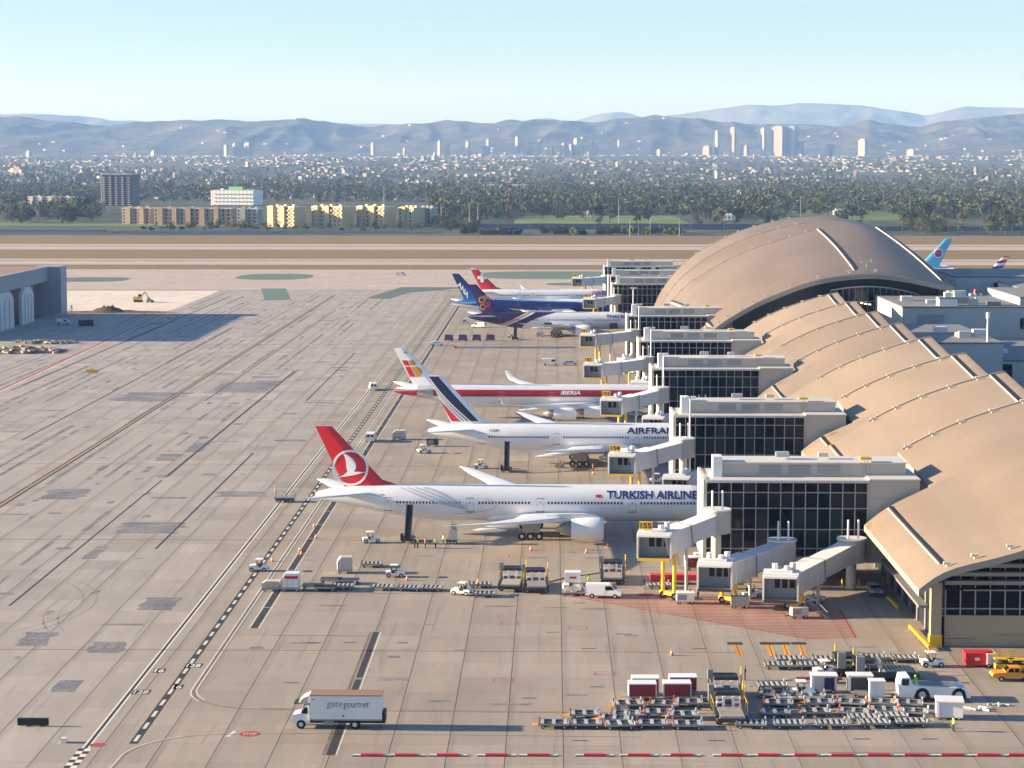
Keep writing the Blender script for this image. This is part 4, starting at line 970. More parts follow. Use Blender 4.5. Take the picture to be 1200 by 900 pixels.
# ================================================================ boarding bridges
def bridge(label, rot, cab, number=None, poles=True, stairs=False, crz=R(-8), white_tunnel=True):
    rx, ry, rz_ = rot; cx, cy, cz = cab
    A = T('boarding_bridge', label, 'jet bridge', (cx, cy, 0), 0, 'boarding bridges at the gates')
    r0 = Vector((rx-cx, ry-cy, rz_)); c0 = Vector((0, 0, cz)); d = c0-r0; L = d.length; dn = d.normalized(); h = Vector((d.x, d.y, 0)).normalized(); sx = Vector((h.y, -h.x, 0))
    up = Vector((0, 0, 1)); a1 = r0+dn*1.5; m1 = r0+dn*(L*.52); e1 = c0-dn*1.2
    MB().bar(a1+up*1.55, m1+dn*.6+up*1.55, 2.7, 2.7).build('tunnel', 'bridge_grey', A)
    MB().bar(m1+up*1.5, e1+up*1.5, 3.1, 3.1).build('tunnel', 'bridge_grey', A)
    MB().bar(a1+up*2.97, m1+up*2.97, 2.9, .14).build('tunnel_roof', 'bridge_roof', A); MB().bar(m1+up*3.12, e1+up*3.12, 3.3, .14).build('tunnel_roof', 'bridge_roof', A)
    for p in (m1+dn*.15, e1-dn*.4): MB().bar(p+up*1.5-dn*.12, p+up*1.5+dn*.12, 3.34, 3.4).build('tunnel_collar', 'greymetal', A)
    for q in (.25, .5, .75):
        p = lerp(m1, e1, q); MB().bar(p+up*1.5-dn*.06, p+up*1.5+dn*.06, 3.2, 3.16).build('tunnel_rib', 'bridge_roof', A)
    # rotunda
    b = MB(); b.tube(r0+up*-.1, r0+up*3.3, 2.1, 2.1, 18); b.build('rotunda', 'cream', A); MB().tube(r0+up*3.3, r0+up*3.5, 2.25, 2.2, 18).build('rotunda_roof', 'bridge_roof', A)
    MB().tube((r0.x, r0.y, 0), r0+up*-.1, .75, .75, 12).build('rotunda_column', 'offwhite', A)
    if poles:
        for q in (-.7, .8): MB().tube(r0+Vector((q, -1.2, 3.4)), r0+Vector((q, -1.2, 6.4)), .16, .14, 8).build('vent_pole', 'white', A)
    # cab: open frame with a dark mouth and an inner door wall
    mm = Matrix.Translation(c0) @ Matrix.Rotation(crz, 4, 'Z')
    cb = T('cab', '', '', (0, 0, 0)); del cb['label'], cb['category']; cb.parent = A; cb.name = 'cab'
    MB().box(-2.5, 2.5, -1.9, 2.2, 3.35, 3.75, mm).box(-2.3, 2.3, -2.3, -1.7, 3.2, 3.5, mm).build('cab_roof', 'bridge_roof', cb)
    MB().box(-2.4, 2.4, -2.2, 2.1, -.3, .02, mm).build('cab_floor', 'greymetal', cb)
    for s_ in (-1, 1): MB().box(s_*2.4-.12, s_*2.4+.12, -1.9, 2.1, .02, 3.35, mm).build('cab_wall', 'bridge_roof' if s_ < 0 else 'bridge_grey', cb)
    MB().box(-2.3, 2.3, .4, .55, .02, 3.3, mm).build('cab_door_wall', 'greymetal', cb)
    for k in range(3): MB().box(-.9+k*1.05, -.15+k*1.05, .33, .39, 1.4, 2.7, mm).build('cab_window', 'glass', cb)
    MB().box(-2.3, 2.3, -2.3, -2.1, -.3, .1, mm).build('bumper', 'yellow' if number else 'dark', cb)
    for x, y, hh in ((-.9, 1.0, 1.0), (.8, .4, .8), (1.6, 1.4, 1.1)): MB().tube(mm @ Vector((x, y, 3.75)), mm @ Vector((x, y, 3.75+hh)), .42, .42, 10).build('roof_vent', 'white', cb)
    MB().box(-1.6, 1.6, -.6, .7, 3.76, 4.0, mm).build('roof_cowl', 'bridge_roof', cb)
    if number:
        sg = MB().box(-2.2, -.3, -1.2, -1.0, 4.1, 5.3, mm).build('gate_sign', 'yellow', cb)
        lettering('gate_number', number, 1.6, .8, lambda u, v: mm @ Vector((-2.05+u, -1.23, 4.3+v)), 'black', cb, bold=.03)
        MB().box(-1.4, -1.1, -1.1, -.95, 3.75, 4.1, mm).build('sign_post', 'white', cb)
    # lift columns on a wheeled bogie
    p = e1-dn*(L*.13)
    for s_ in (-1, 1):
        q = p+sx*s_*1.15; MB().tube((q.x, q.y, .8), (q.x, q.y, q.z+.9), .30, .30, 10).build('lift_column', 'yellow', A)
        w_ = link('wheel', wheel_mesh(.5, .45), A, (q.x, q.y-.5, .5)); w_ = link('wheel', wheel_mesh(.5, .45), A, (q.x, q.y+.5, .5))
    MB().bar(p*1.0-sx*1.5-up*(p.z-.75), p*1.0+sx*1.5-up*(p.z-.75), .9, .5).build('bogie', 'yellow', A)
    q = m1+sx*-.2; MB().tube((q.x, q.y-1.6, 0), (q.x, q.y-1.6, q.z+.2), .24, .24, 8).build('support_post', 'offwhite', A)
    if stairs:
        b = MB(); s0 = c0+Vector((1.8, -.6, 0))
        for t in range(9): b.cb((s0.x+2.0+t*.28, s0.y-.6-t*.25, max(.1, cz-.3-t*cz/9)), (.9, .5, .06))
        b.bar(s0+Vector((2, -.3, -.1)), (s0.x+4.4, s0.y-2.6, .1), .08, .25); b.bar(s0+Vector((2, -.3, .9)), (s0.x+4.4, s0.y-2.6, 1.0), .06, .06)
        b.build('service_stair', 'greymetal', A)
    return A
OB = ['first', 'second', 'third', 'fourth', 'fifth', 'sixth', 'seventh', 'eighth']
BR = [(0, (24.4, 314.3, 8.6), (14.9, 305.5, 6.5), '155'), (1, (24.4, 395.2, 8.6), (12.8, 386.0, 6.8), '154'), (2, (24.4, 484.2, 8.6), (13.3, 475, 6.9), '153'),
      (3, (24.4, 559.2, 8.6), (10.6, 551, 7.4), '152'), (4, (24.4, 649, 8.6), (10.8, 641, 7.6), '151'), (5, (24.0, 814, 8.6), (14.0, 806, 7.6), '150'), (7, (23.5, 947, 8.8), (11.0, 935, 8.2), '148')]
for bi, r_, c_, num in BR:
    bridge('upper boarding bridge signed %s at the lounge ' % num + ORD[bi], r_, c_, num)
bridge('low boarding bridge sloping down from the middle of the first gate lounge', (34.3, 315.2, 3.9), (23.3, 301.0, 3.0), None, True)
bridge('low ribbed boarding bridge with a service stair beside the red hatched zone', (44.6, 314.8, 4.2), (32.2, 296.5, 2.3), None, True, True)
for bi, Yf in ((1, 398), (2, 487), (3, 562)):
    bridge('lower boarding bridge of the %s gate lounge counted from the service yard' % OB[bi], (34.0, Yf-2.0, 4.0), (22.5, Yf-15.5, 3.2), None, bi > 1)
bridge('short boarding bridge with its cab turned, beside the fourth gate lounge', (26.5, 577.5, 6.0), (21.0, 590.0, 5.0), None, False, False, R(25))
# ================================================================ ground equipment
wm = wheel_mesh
def wheels(A, pts, r, w_, name='wheel'):
    for x, y in pts: link(name, wm(r, w_), A, (x, y, r))
def put(root, px, py, rz=0.0, label=None, first=False, group=None):
    p = P(px, py)
    if first: root.location = (p.x, p.y, 0); root.rotation_euler = (0, 0, rz); return root
    return copy_tree(root, (p.x, p.y, 0), rz, label, group)
# ---- container dolly
def dolly(label, n=3, dark=False):
    A = T('container_dolly', label, 'dolly', (0, 0, 0), 0, 'container dollies parked in rows')
    MB().bar((-1.7, -1.05, .55), (1.7, -1.05, .55), .12, .22).bar((-1.7, 1.05, .55), (1.7, 1.05, .55), .12, .22).bar((-1.7, -1.05, .55), (-1.7, 1.05, .55), .12, .2).bar((1.7, -1.05, .55), (1.7, 1.05, .55), .12, .2).bar((-1.7, 0, .5), (1.7, 0, .5), .14, .16).build('frame', 'greymetal', A)
    MB().box(-1.62, 1.62, -1.0, 1.0, .50, .53).build('deck', 'black', A)
    for k in range(n):
        x = -1.3+2.6*k/(n-1) if n > 1 else 0; MB().box(x-(.2 if n == 3 else .15), x+(.2 if n == 3 else .15), -1.0, 1.0, .57, .66).build('roller_rail', 'rollers', A)
    for y in (-1.05, 1.05): box('end_stop', 1.55, 1.72, y-.1, y+.1, .66, .98, 'white', A); box('end_stop', -1.72, -1.55, y-.1, y+.1, .66, .95, 'coneorange' if not dark else 'alu', A)
    wheels(A, [(-1.2, -.9), (-1.2, .9), (1.2, -.9), (1.2, .9)], .22, .16)
    MB().bar((-1.75, 0, .45), (-2.7, 0, .28), .09, .09).bar((-1.75, .35, .45), (-2.5, 0, .3), .06, .06).bar((-1.75, -.35, .45), (-2.5, 0, .3), .06, .06).build('tow_bar', 'orange' if not dark else 'alu', A)
    return A
dl = dolly('empty three railed container dolly parked among the rows by the service road', 3); dl5 = dolly('empty five railed container dolly parked among the rows by the service road', 5, True); dl5['group'] = 'long railed dollies parked in rows'
spots3 = [(649, 852), (687, 852), (726, 853), (764, 852), (806, 853), (685, 841), (733, 841), (772, 839), (800, 842), (736, 829), (778, 829), (806, 827), (720, 846), (908, 839), (912, 828), (905, 817), (925, 822), (955, 838), (960, 827), (950, 819), (1000, 838), (997, 827), (1036, 836), (1070, 838), (1032, 827), (1064, 828)]
spots5 = [(880, 852), (925, 852), (974, 852), (1024, 851), (1068, 850), (912, 783), (950, 783), (925, 776), (968, 776), (1022, 774), (1060, 775), (905, 807), (1045, 843), (1012, 845)]
rr = random.Random(11)
for k, (px, py) in enumerate(spots3): put(dl, px, py, rr.uniform(-.12, .12)+(.0 if px < 850 else -.1), None, k == 0)
for k, (px, py) in enumerate(spots5): put(dl5, px, py, rr.uniform(-.08, .05), None, k == 0)
dlr = [(402, 690), (448, 691), (480, 692), (505, 692), (563, 688), (568, 699), (436, 664), (690, 695), (772, 689), (776, 683)]
for px, py in dlr: put(dl5, px, py, rr.uniform(-.1, .1), 'empty railed dolly standing beside the tug line south of the red tailed airliner', group='dollies south of the red tailed airliner')
# ---- baggage cart with red curtains
def bagcart(label):
    A = T('baggage_cart', label, 'baggage cart', (0, 0, 0), 0, 'baggage carts with red curtains')
    MB().box(-1.6, 1.6, -.9, .9, .45, .6).build('floor', 'greymetal', A); MB().box(-1.66, 1.66, -.98, .98, 2.05, 2.18).build('roof', 'white', A)
    for x in (-1.6, 1.6): box('end_panel', x-.05, x+.05, -.92, .92, .6, 2.05, 'white', A)
    for s_ in (-1, 1):
        b = MB()
        for k in range(8): b.bar((-1.5+k*.38, s_*(.88+.03*(k % 2)), 1.33), (-1.12+k*.38, s_*(.91-.03*(k % 2)), 1.33), .03, 1.4)
        b.build('curtain', 'darkred', A)
    wheels(A, [(-1.1, -.8), (-1.1, .8), (1.1, -.8), (1.1, .8)], .24, .16); MB().bar((-1.6, 0, .42), (-2.6, 0, .3), .08, .08).build('tow_bar', 'alu', A)
    return A
bc = bagcart('white roofed baggage cart with dark red curtains beside the dolly rows')
for k, (px, py) in enumerate([(752.5, 820), (756, 813.5), (793, 819.5), (800, 812)]): put(bc, px, py, .02, None, k == 0)
# ---- container loader: twin decks with white H frames
def loader(label):
    A = T('container_loader', label, 'cargo loader', (0, 0, 0), 0, 'container loaders on the apron')
    MB().box(-1.7, 1.7, -4.2, 4.0, .55, .95).build('chassis', 'dark', A); MB().box(-1.45, 1.45, -4.1, .2, .95, 1.15).build('main_deck', 'greymetal', A)
    b = MB()
    for k in range(9): b.tube((-1.35, -3.9+k*.48, 1.2), (1.35, -3.9+k*.48, 1.2), .09, .09, 6)
    b.build('deck_rollers', 'pallet', A)
    MB().box(-1.45, 1.45, 1.4, 3.9, 2.2, 2.5).build('bridge_deck', 'dark', A); MB().box(-1.3, 1.3, 1.5, 3.8, 2.52, 2.58).build('bridge_mat', 'black', A)
    for s_ in (-1, 1):
        MB().bar((s_*.55, .5, .95), (s_*.55, .5, 2.4), .22, .3).bar((s_*.55, .5, 1.7), (s_*1.3, .5, 1.7), .3, .22).bar((s_*1.35, .6, .95), (s_*1.35, .6, 2.3), .16, .16).build('lift_frame', 'white', A)
        MB().box(s_*1.72-.15, s_*1.72+.15, -3.6, 3.6, .95, 1.2).build('catwalk', 'dark', A)
        b = MB()
        for y in (-2, 0, 2): b.bar((s_*1.92, y, 1.2), (s_*1.92, y, 2.2), .06, .06)
        b.bar((s_*1.92, -2, 2.2), (s_*1.92, 2, 2.2), .06, .06); b.build('rail', 'yellow', A)
    MB().box(-2.1, -1.5, 2.6, 3.6, 1.2, 3.2).build('operator_post', 'greymetal', A)
    wheels(A, [(-1.4, -3), (1.4, -3), (-1.4, 3), (1.4, 3)], .42, .3); MB().tube((1.95, 3.4, 1.2), (1.95, 3.4, 3.4), .1, .1, 6).build('mast', 'yellow', A)
    return A
ld = loader('dark container loader with white lift frames at the head of the dolly rows')
put(ld, 852, 822, 0, None, True); put(ld, 854, 841, .02, 'dark container loader with white lift frames parked right behind another loader')
for px, py, lab in [(600, 688, 'dark container loader beside the railed dollies under the red tailed airliner wing'), (718, 680, 'dark container loader between the wrapped pallet and the yellow bridge column'),
                    (1035, 795, 'yellow railed container loader behind the white baggage cabins'), (1013, 790, 'yellow railed container loader beside the long white flatbed'), (628, 690, 'container loader with pale roller deck beside the wrapped pallet')]: put(ld, px, py, rr.uniform(-.05, .05) if py < 700 else math.pi/2, lab)
# ---- cars, vans, trucks
def body(profile, w_, m, A, name='body', tumble=.12):
    n = len(profile); b = MB(); zmax = max(p[1] for p in profile); zmid = 1.0
    def wz(z): return w_/2 - (tumble*(z-zmid)/(zmax-zmid) if z > zmid else 0)
    b.loft([[(x, s_*wz(z), z) for x, z in profile] for s_ in (-1, 1)], smooth=False)
    return b.build(name, m, A)
def van(label, m='white', group=None):
    A = T('van', label, 'van', (0, 0, 0), 0, group)
    body([(-2.6, .45), (-2.65, 1.0), (-2.55, 1.9), (-2.4, 2.1), (.9, 2.1), (1.25, 1.95), (1.95, 1.25), (2.6, 1.05), (2.7, .8), (2.68, .45)], 1.98, m, A)
    MB().quad((1.30, -.78, 1.92), (1.30, .78, 1.92), (1.93, .86, 1.29), (1.93, -.86, 1.29)).build('windscreen', 'glass', A).location = (.02, 0, .02)
    for s_ in (-1, 1):
        MB().prism([(.35, 1.25), (1.7, 1.25), (1.15, 1.85), (.35, 1.85)], 'y', s_*.93-.03, s_*.93+.03).build('side_window', 'glass', A); box('door_seam', .25, .28, s_*.99-.01, s_*.99+.01, .6, 1.9, 'greymetal', A); box('headlight', 2.55, 2.66, s_*.7-.18, s_*.7+.18, .75, .98, 'lamp', A); box('tail_light', -2.68, -2.6, s_*.85-.08, s_*.85+.08, 1.0, 1.5, 'red', A)
        box('rear_window', -2.62, -2.56, s_*.42-.3, s_*.42+.3, 1.3, 1.8, 'glass', A)
    box('bumper', 2.6, 2.75, -.9, .9, .45, .7, 'dark', A); wheels(A, [(-1.6, -.88), (-1.6, .88), (1.75, -.88), (1.75, .88)], .36, .24)
    return A
vn = van('white panel van parked beside the red hatched zone'); put(vn, 707, 700, -.1, None, True)
put(vn, 645, 428, 0, 'white panel van parked on the empty stand beside a small car')
put(vn, 435, 517, math.pi*.5, 'white van driving past the tail with navy stripes'); put(vn, 437, 457, math.pi*.55, 'small white van behind the tail with the orange emblem')
put(vn, 74, 380, .1, 'white van parked beside the hangar pillar'); put(vn, 561, 384, math.pi*.9, 'white van parked beneath the purple tail'); put(vn, 470, 323, 0, 'white van on the taxiway by the green painted island'); put(vn, 578, 348, .2, 'white van standing behind the tail of the blue finned airliner')
def car(label, m, pickup=False):
    A = T('pickup_truck' if pickup else 'car', label, 'pickup' if pickup else 'car', (0, 0, 0))
    if pickup: pr = [(-2.7, .5), (-2.75, 1.05), (-.9, 1.05), (-.85, 1.75), (.45, 1.75), (1.05, 1.15), (2.45, 1.02), (2.6, .8), (2.6, .5)]
    else: pr = [(-2.2, .45), (-2.25, .95), (-2.0, 1.1), (-1.5, 1.5), (.5, 1.5), (1.2, 1.0), (2.1, .9), (2.25, .7), (2.25, .45)]
    body(pr, 1.85, m, A, tumble=.16); x1 = .98 if pickup else 1.1; x0 = .48 if pickup else .55; zt = 1.72 if pickup else 1.46
    MB().quad((x0, -.68, zt), (x0, .68, zt), (x1, .84, 1.16 if pickup else 1.06), (x1, -.84, 1.16 if pickup else 1.06)).build('windscreen', 'glass', A).location = (.03, 0, .02)
    for s_ in (-1, 1):
        for a, c in (((-.75, -.15), (-.05, .6)) if pickup else ((-1.3, -.5), (-.4, .6))): MB().prism([(a, 1.12), (c+.15*(c > 0), 1.12), (c-.1*(c > 0), zt-.08), (a+.1, zt-.08)], 'y', s_*.86-.03, s_*.86+.03).build('side_window', 'glass', A)
        box('headlight', 2.2 if not pickup else 2.52, 2.28 if not pickup else 2.62, s_*.65-.16, s_*.65+.16, .68, .88, 'lamp', A)
    box('bumper', 2.2 if not pickup else 2.55, 2.32 if not pickup else 2.7, -.85, .85, .4, .6, 'dark', A); wheels(A, [(-1.45, -.82), (-1.45, .82), (1.5, -.82), (1.5, .82)], .35, .22)
    if pickup: box('bed', -2.6, -1.0, -.75, .75, 1.02, 1.07, 'dark', A)
    return A
c_ = car('orange pickup truck beside the yellow lifts at the terminal wall', 'orange', True); put(c_, 1186, 797, math.pi, None, True)
mat('silver', (.45, .46, .48), .3, .5)
c_ = car('silver car parked under the first gate lounge', 'silver'); put(c_, 1025, 696, -math.pi/2, None, True)
c_ = car('grey car parked beside the white panel van on the empty stand', 'silver'); put(c_, 668, 428, 0, None, True)
c_ = car('white car crossing beside the dashed lane', 'white'); put(c_, 512, 405, 0, None, True); 
def tug(label, m='white'):
    A = T('baggage_tug', label, 'baggage tug', (0, 0, 0), 0, None)
    body([(-1.4, .35), (-1.45, .9), (-.55, .95), (-.5, .7), (.15, .7), (.25, 1.05), (1.35, .95), (1.5, .7), (1.5, .35)], 1.4, m, A, tumble=.05)
    for x, y in ((-.55, -.6), (-.55, .6), (.25, -.6), (.25, .6)): MB().bar((x, y, .8), (x, y, 1.85), .06, .06).build('roof_post', 'dark', A)
    box('canopy', -.75, .45, -.72, .72, 1.85, 1.92, m, A); box('seat', -.5, -.1, -.5, .5, .7, .95, 'black', A); box('seat_back', -.6, -.48, -.5, .5, .9, 1.4, 'black', A)
    MB().tube((.1, -.25, 1.15), (.18, -.25, 1.0), .2, .2, 10).build('steering_wheel', 'black', A); wheels(A, [(-.95, -.62), (-.95, .62), (1.0, -.62), (1.0, .62)], .34, .24)
    box('hitch', -1.7, -1.45, -.1, .1, .35, .5, 'dark', A)
    return A
tg = tug('white baggage tug below the rear fuselage of the red tailed airliner'); put(tg, 435, 636, .2, None, True)
for px, py, a, lab in [(303, 669, math.pi, 'white baggage tug driving on the dashed lane'), (463, 676, 0, 'white baggage tug towing the lone tilted container'), (541, 697, 2.8, 'white baggage tug at the head of the railed dollies'), (967, 791, .3, 'white baggage tug among the long dollies'), (1092, 781, .1, 'white baggage tug beside the stacked pallets'),
                       (940, 816, 0, 'white baggage tug beside the blue cabin'), (497, 531, .4, 'white baggage tug behind the navy striped tail'), (564, 549, 0, 'white baggage tug at the belt loader under the navy striped airliner'), (600, 396, 0, 'white baggage tug under the purple tailed airliner'), (690, 400, .3, 'white baggage tug by the bridge with sign 151'), (810, 575, 1.2, 'white baggage tug tucked behind the first gate lounge')]: put(tg, px, py, a, lab)
# ---- container (ULD) and wrapped pallets
def uld(label, m, loc, sc=(2.4, 1.9, 1.6), red=False, z0=.66, tilt=0.0, rz=0.0):
    A = T('cargo_container', label, 'container', (*loc, 0), rz)
    a, c, h = sc[0]/2, sc[1]/2, sc[2]
    MB().prism([(-a, z0), (a, z0), (a, z0+h), (-a*.55, z0+h), (-a, z0+h*.62)], 'y', -c, c).build('shell', m, A)
    b = MB()
    for k in range(4): b.box(-a+.05+k*(2*a-.1)/3-.03, -a+.05+k*(2*a-.1)/3+.03, -c-.04, -c, z0+.05, z0+h*.6)
    b.build('rib', 'alu', A); box('base', -a-.05, a+.05, -c-.05, c+.05, z0-.1, z0-.003, 'alu', A)
    if red: box('red_band', -a*.6, a*.9, -c-.05, -c-.042, z0+h*.62, z0+h*.82, 'red', A)
    if z0 > .5: MB().box(-a, a, -c, c, .35, z0-.11).build('dolly_frame', 'alu', A); wheels(A, [(-a*.7, -c*.8), (-a*.7, c*.8), (a*.7, -c*.8), (a*.7, c*.8)], .22, .16)
    return A
p = P(341, 692); uld('white container with a red band on a dolly near the lane', 'white', p.xy, (2.6, 2.0, 2.1), True)
p = P(318, 692); uld('pale brown container beside the red banded container', 'pallet', p.xy, (2.6, 1.8, .9))
p = P(404, 671); uld('lone cream container tilted on its dolly behind a tug', 'cream', p.xy, (2.3, 1.8, 1.9), rz=.15)
p = P(468, 515); uld('shrink wrapped pale pallet behind the navy striped tail', 'plasticwrap', p.xy, (3.0, 2.2, 1.5))
for k, (x, y) in enumerate([(367, 690), (388, 683), (408, 684), (381, 692)]):
    p = P(x, y); A = T('dark_dolly', 'dark bedded pallet dolly in the line behind the red banded container', 'dolly', (p.x, p.y, 0), 0, 'dark pallet dollies')
    MB().box(-1.6, 1.6, -1.1, 1.1, .55, .7).build('bed', 'dark', A); MB().bar((-1.6, -1.1, .62), (1.6, -1.1, .62), .1, .2).bar((-1.6, 1.1, .62), (1.6, 1.1, .62), .1, .2).build('side_rail', 'greymetal', A); wheels(A, [(-1.2, -.9), (-1.2, .9), (1.2, -.9), (1.2, .9)], .24, .18)
def pallet(label, px, py, red):
    p = P(px, py); A = T('wrapped_pallet', label, 'pallet', (p.x, p.y, 0)); box('base', -1.6, 1.6, -1.2, 1.2, .45, .6, 'alu', A)
    b = MB(); b.smooth = False
    for k in range(26):
        x, y, z = rr.uniform(-1.1, 1.1), rr.uniform(-.8, .8), rr.uniform(.9, 1.7); b.cb((x, y, z), (rr.uniform(.7, 1.0), rr.uniform(.6, .8), rr.uniform(.5, .7)), rr.uniform(-.3, .3))
    b.build('wrapped_load', 'plasticwrap', A); wheels(A, [(-1.2, -.9), (-1.2, .9), (1.2, -.9), (1.2, .9)], .22, .16)
    if red: box('top_box', -1.15, 1.15, -.9, .9, 2.0, 3.5, 'white', A); box('top_box_mark', -.45, .55, -.93, -.905, 2.6, 2.9, 'red', A)
pallet('shrink wrapped pallet carrying a white box with a red mark', 671, 697, True)
# ---- red trailer under the bridge, small equipment
A = T('red_trailer', 'long low red trailer beneath the first upper boarding bridge', 'trailer', (*P(795, 684).xy, 0)); box('deck', -4.3, 4.3, -.9, .9, .6, 1.5, 'red', A); wheels(A, [(-3.4, -.8), (-3.4, .8), (3.4, -.8), (3.4, .8)], .35, .25); MB().bar((-4.3, 0, .6), (-5.6, 0, .4), .1, .1).build('tow_bar', 'dark', A)
def gpu(label, px, py, m='white', rz=0.0, sc=1.0):
    A = T('ground_power_unit', label, 'power unit', (*P(px, py).xy, 0), rz); MB().box(-1.3*sc, 1.3*sc, -.75*sc, .75*sc, .4, .4+1.3*sc).build('housing', m, A); MB().box(-1.1*sc, .2*sc, -.78*sc, -.75*sc, .65, .3+1.15*sc).build('grille', 'greymetal', A); MB().tube((.7*sc, .3, .4+1.3*sc), (.7*sc, .3, .8+1.3*sc), .1, .1, 8).build('exhaust', 'dark', A); wheels(A, [(-.9*sc, -.65*sc), (-.9*sc, .65*sc), (.9*sc, -.65*sc), (.9*sc, .65*sc)], .26, .18); MB().bar((-1.3*sc, 0, .45), (-2.2*sc, 0, .3), .07, .07).build('tow_bar', 'dark', A)
gpu('white ground power unit beside the yellow bogie of the first bridge', 803, 707); gpu('small pale power unit beside the hatched zone stair', 936, 724, 'offwhite', .2, .9); gpu('grey power unit between the lower bridges', 867, 712, 'greymetal')
gpu('small pale power unit beside the main wheels of the navy striped airliner', 655, 548, 'offwhite', 0, .5); gpu('pale power unit below the purple tailed airliner', 633, 395, 'offwhite'); gpu('dark power unit beneath the tail cone of the navy striped airliner', 507, 523, 'dark'); gpu('white power unit behind the purple tail cone', 546, 379, 'white')
# ---- belt loaders at the holds
def belt(label, px, py, h=4.2):
    A = T('belt_loader', label, 'belt loader', (*P(px, py).xy, 0), 0, None)
    MB().bar((0, -3.0, .9), (0, 3.2, h), .95, .28).build('belt', 'black', A); MB().bar((-.55, -3.0, 1.1), (-.55, 3.2, h+.2), .07, .2).bar((.55, -3.0, 1.1), (.55, 3.2, h+.2), .07, .2).build('side_rail', 'dark', A)
    MB().box(-.8, .8, -2.6, 1.4, .4, .8).build('chassis', 'dark', A); box('cab', -1.25, -.82, -2.2, -.9, .45, 1.5, 'black', A); MB().bar((0, .6, .8), (0, 1.9, h-.9), .3, .2).build('lift_arm', 'greymetal', A); wheels(A, [(-.75, -1.9), (.75, -1.9), (-.75, .9), (.75, .9)], .36, .24)
belt('black belt loader raised to the rear hold of the red tailed airliner', 479, 634, 5.6); belt('black belt loader raised to the rear hold of the navy striped airliner', 594, 552, 5.6); belt('dark belt loader raised to the rear hold of the purple tailed airliner', 604, 398, 5.2)
# ---- catering truck with lettering
A = T('catering_truck', 'white catering box truck with green and blue lettering on the near stand', 'truck', (*P(397, 851.5).xy, 0))
MB().box(-3.1, 5.0, -1.25, 1.25, 1.05, 3.85).build('box_body', 'white', A); box('box_roof', -3.15, 5.05, -1.3, 1.3, 3.85, 3.95, 'hangar_roof', A); box('box_trim', -3.12, 5.02, -1.28, -1.252, 1.05, 1.2, 'alu', A)
MB().prism([(-3.1, 3.0), (-3.1, 3.9), (-3.9, 3.55), (-4.4, 3.0), (-4.4, 2.9)], 'y', -1.1, 1.1).build('wind_deflector', 'cream', A)
body([(-5.05, .6), (-5.2, 1.1), (-5.05, 1.6), (-4.2, 1.8), (-3.75, 2.65), (-3.2, 2.7), (-3.2, .6)], 2.1, 'white', A, 'cab', .18)
MB().quad((-4.17, -.9, 1.83), (-4.17, .9, 1.83), (-3.78, .85, 2.6), (-3.78, -.85, 2.6)).build('windscreen', 'glass', A).location = (-.03, 0, .02)
for s_ in (-1, 1): MB().prism([(-4.05, 1.75), (-3.4, 1.75), (-3.4, 2.45), (-3.75, 2.45)], 'y', s_*.99-.04, s_*.99+.04).build('side_window', 'glass', A); box('headlight', -5.2, -5.1, s_*.75-.2, s_*.75+.2, .95, 1.2, 'lamp', A); MB().bar((-4.0, s_*1.1, 2.0), (-4.0, s_*1.35, 2.2), .1, .3).build('mirror', 'black', A)
box('hood_platform', -4.95, -3.9, -1.0, 1.0, 2.85, 2.95, 'dark', A); MB().box(-3.1, 5.1, -.9, .9, .65, 1.05).build('chassis', 'black', A); wheels(A, [(-4.15, -.95), (-4.15, .95)], .52, .32); wheels(A, [(1.9, -.9), (1.9, .9), (2.0, -.72), (2.0, .72)], .52, .4); box('rear_step', 5.05, 5.35, -1.1, 1.1, .7, 1.9, 'black', A); box('fuel_tank', -1.6, -.4, -1.2, -.85, .5, .95, 'greymetal', A)
mat('ggreen', (.06, .32, .18), .5); mat('gblue', (.05, .10, .25), .5)
lettering('truck_lettering', 'gate', 1.8, .85, lambda u, v: Vector((-1.25+u, -1.285, 2.35+v)), 'ggreen', A, .15, .5, -.004); lettering('truck_lettering', 'gourmet', 2.9, .85, lambda u, v: Vector((.65+u, -1.285, 2.30+v)), 'gblue', A, .15, .5, -.004); box('fleet_panel', .55, .75, -1.29, -1.28, 1.5, 1.7, 'gblue', A); box('fleet_panel', -2.9, -2.6, -1.29, -1.28, 3.4, 3.5, 'gblue', A)
# ---- pushback tractor, cabins, dumpster, lifts
A = T('pushback_tractor', 'large white pushback tractor with arched wheel housings and a green beacon', 'tractor', (*P(1092, 819).xy, 0))
def archp(cx, r, n=8): return [(cx+r*math.cos(math.pi*k/n), .5+r*math.sin(math.pi*k/n)) for k in range(n+1)]
pr = [(-4.0, .5), (-4.1, 1.9), (-3.9, 2.9), (-2.9, 2.95), (-2.5, 2.0), (-1.0, 1.85), (2.6, 1.75), (3.8, 1.55), (4.3, .9), (4.3, .5)] + archp(2.9, .95) + archp(-1.4, 1.0)
MB().prism(pr, 'y', -1.5, 1.5).build('body', 'white', A); MB().quad((-2.87, -1.3, 2.8), (-2.87, 1.3, 2.8), (-2.52, 1.35, 2.1), (-2.52, -1.35, 2.1)).build('windscreen', 'glass', A).location = (.03, 0, .02)
box('side_window', -3.8, -3.0, -1.53, -1.505, 2.0, 2.75, 'glass', A); box('rear_deck', -2.2, 2.4, -1.1, 1.1, 1.8, 1.92, 'greymetal', A); wheels(A, [(-1.4, -1.25), (-1.4, 1.25), (2.9, -1.25), (2.9, 1.25)], .85, .5); MB().tube((-2.0, 0, 1.9), (-2.0, 0, 2.9), .35, .1, 8).build('beacon', 'vest', A)
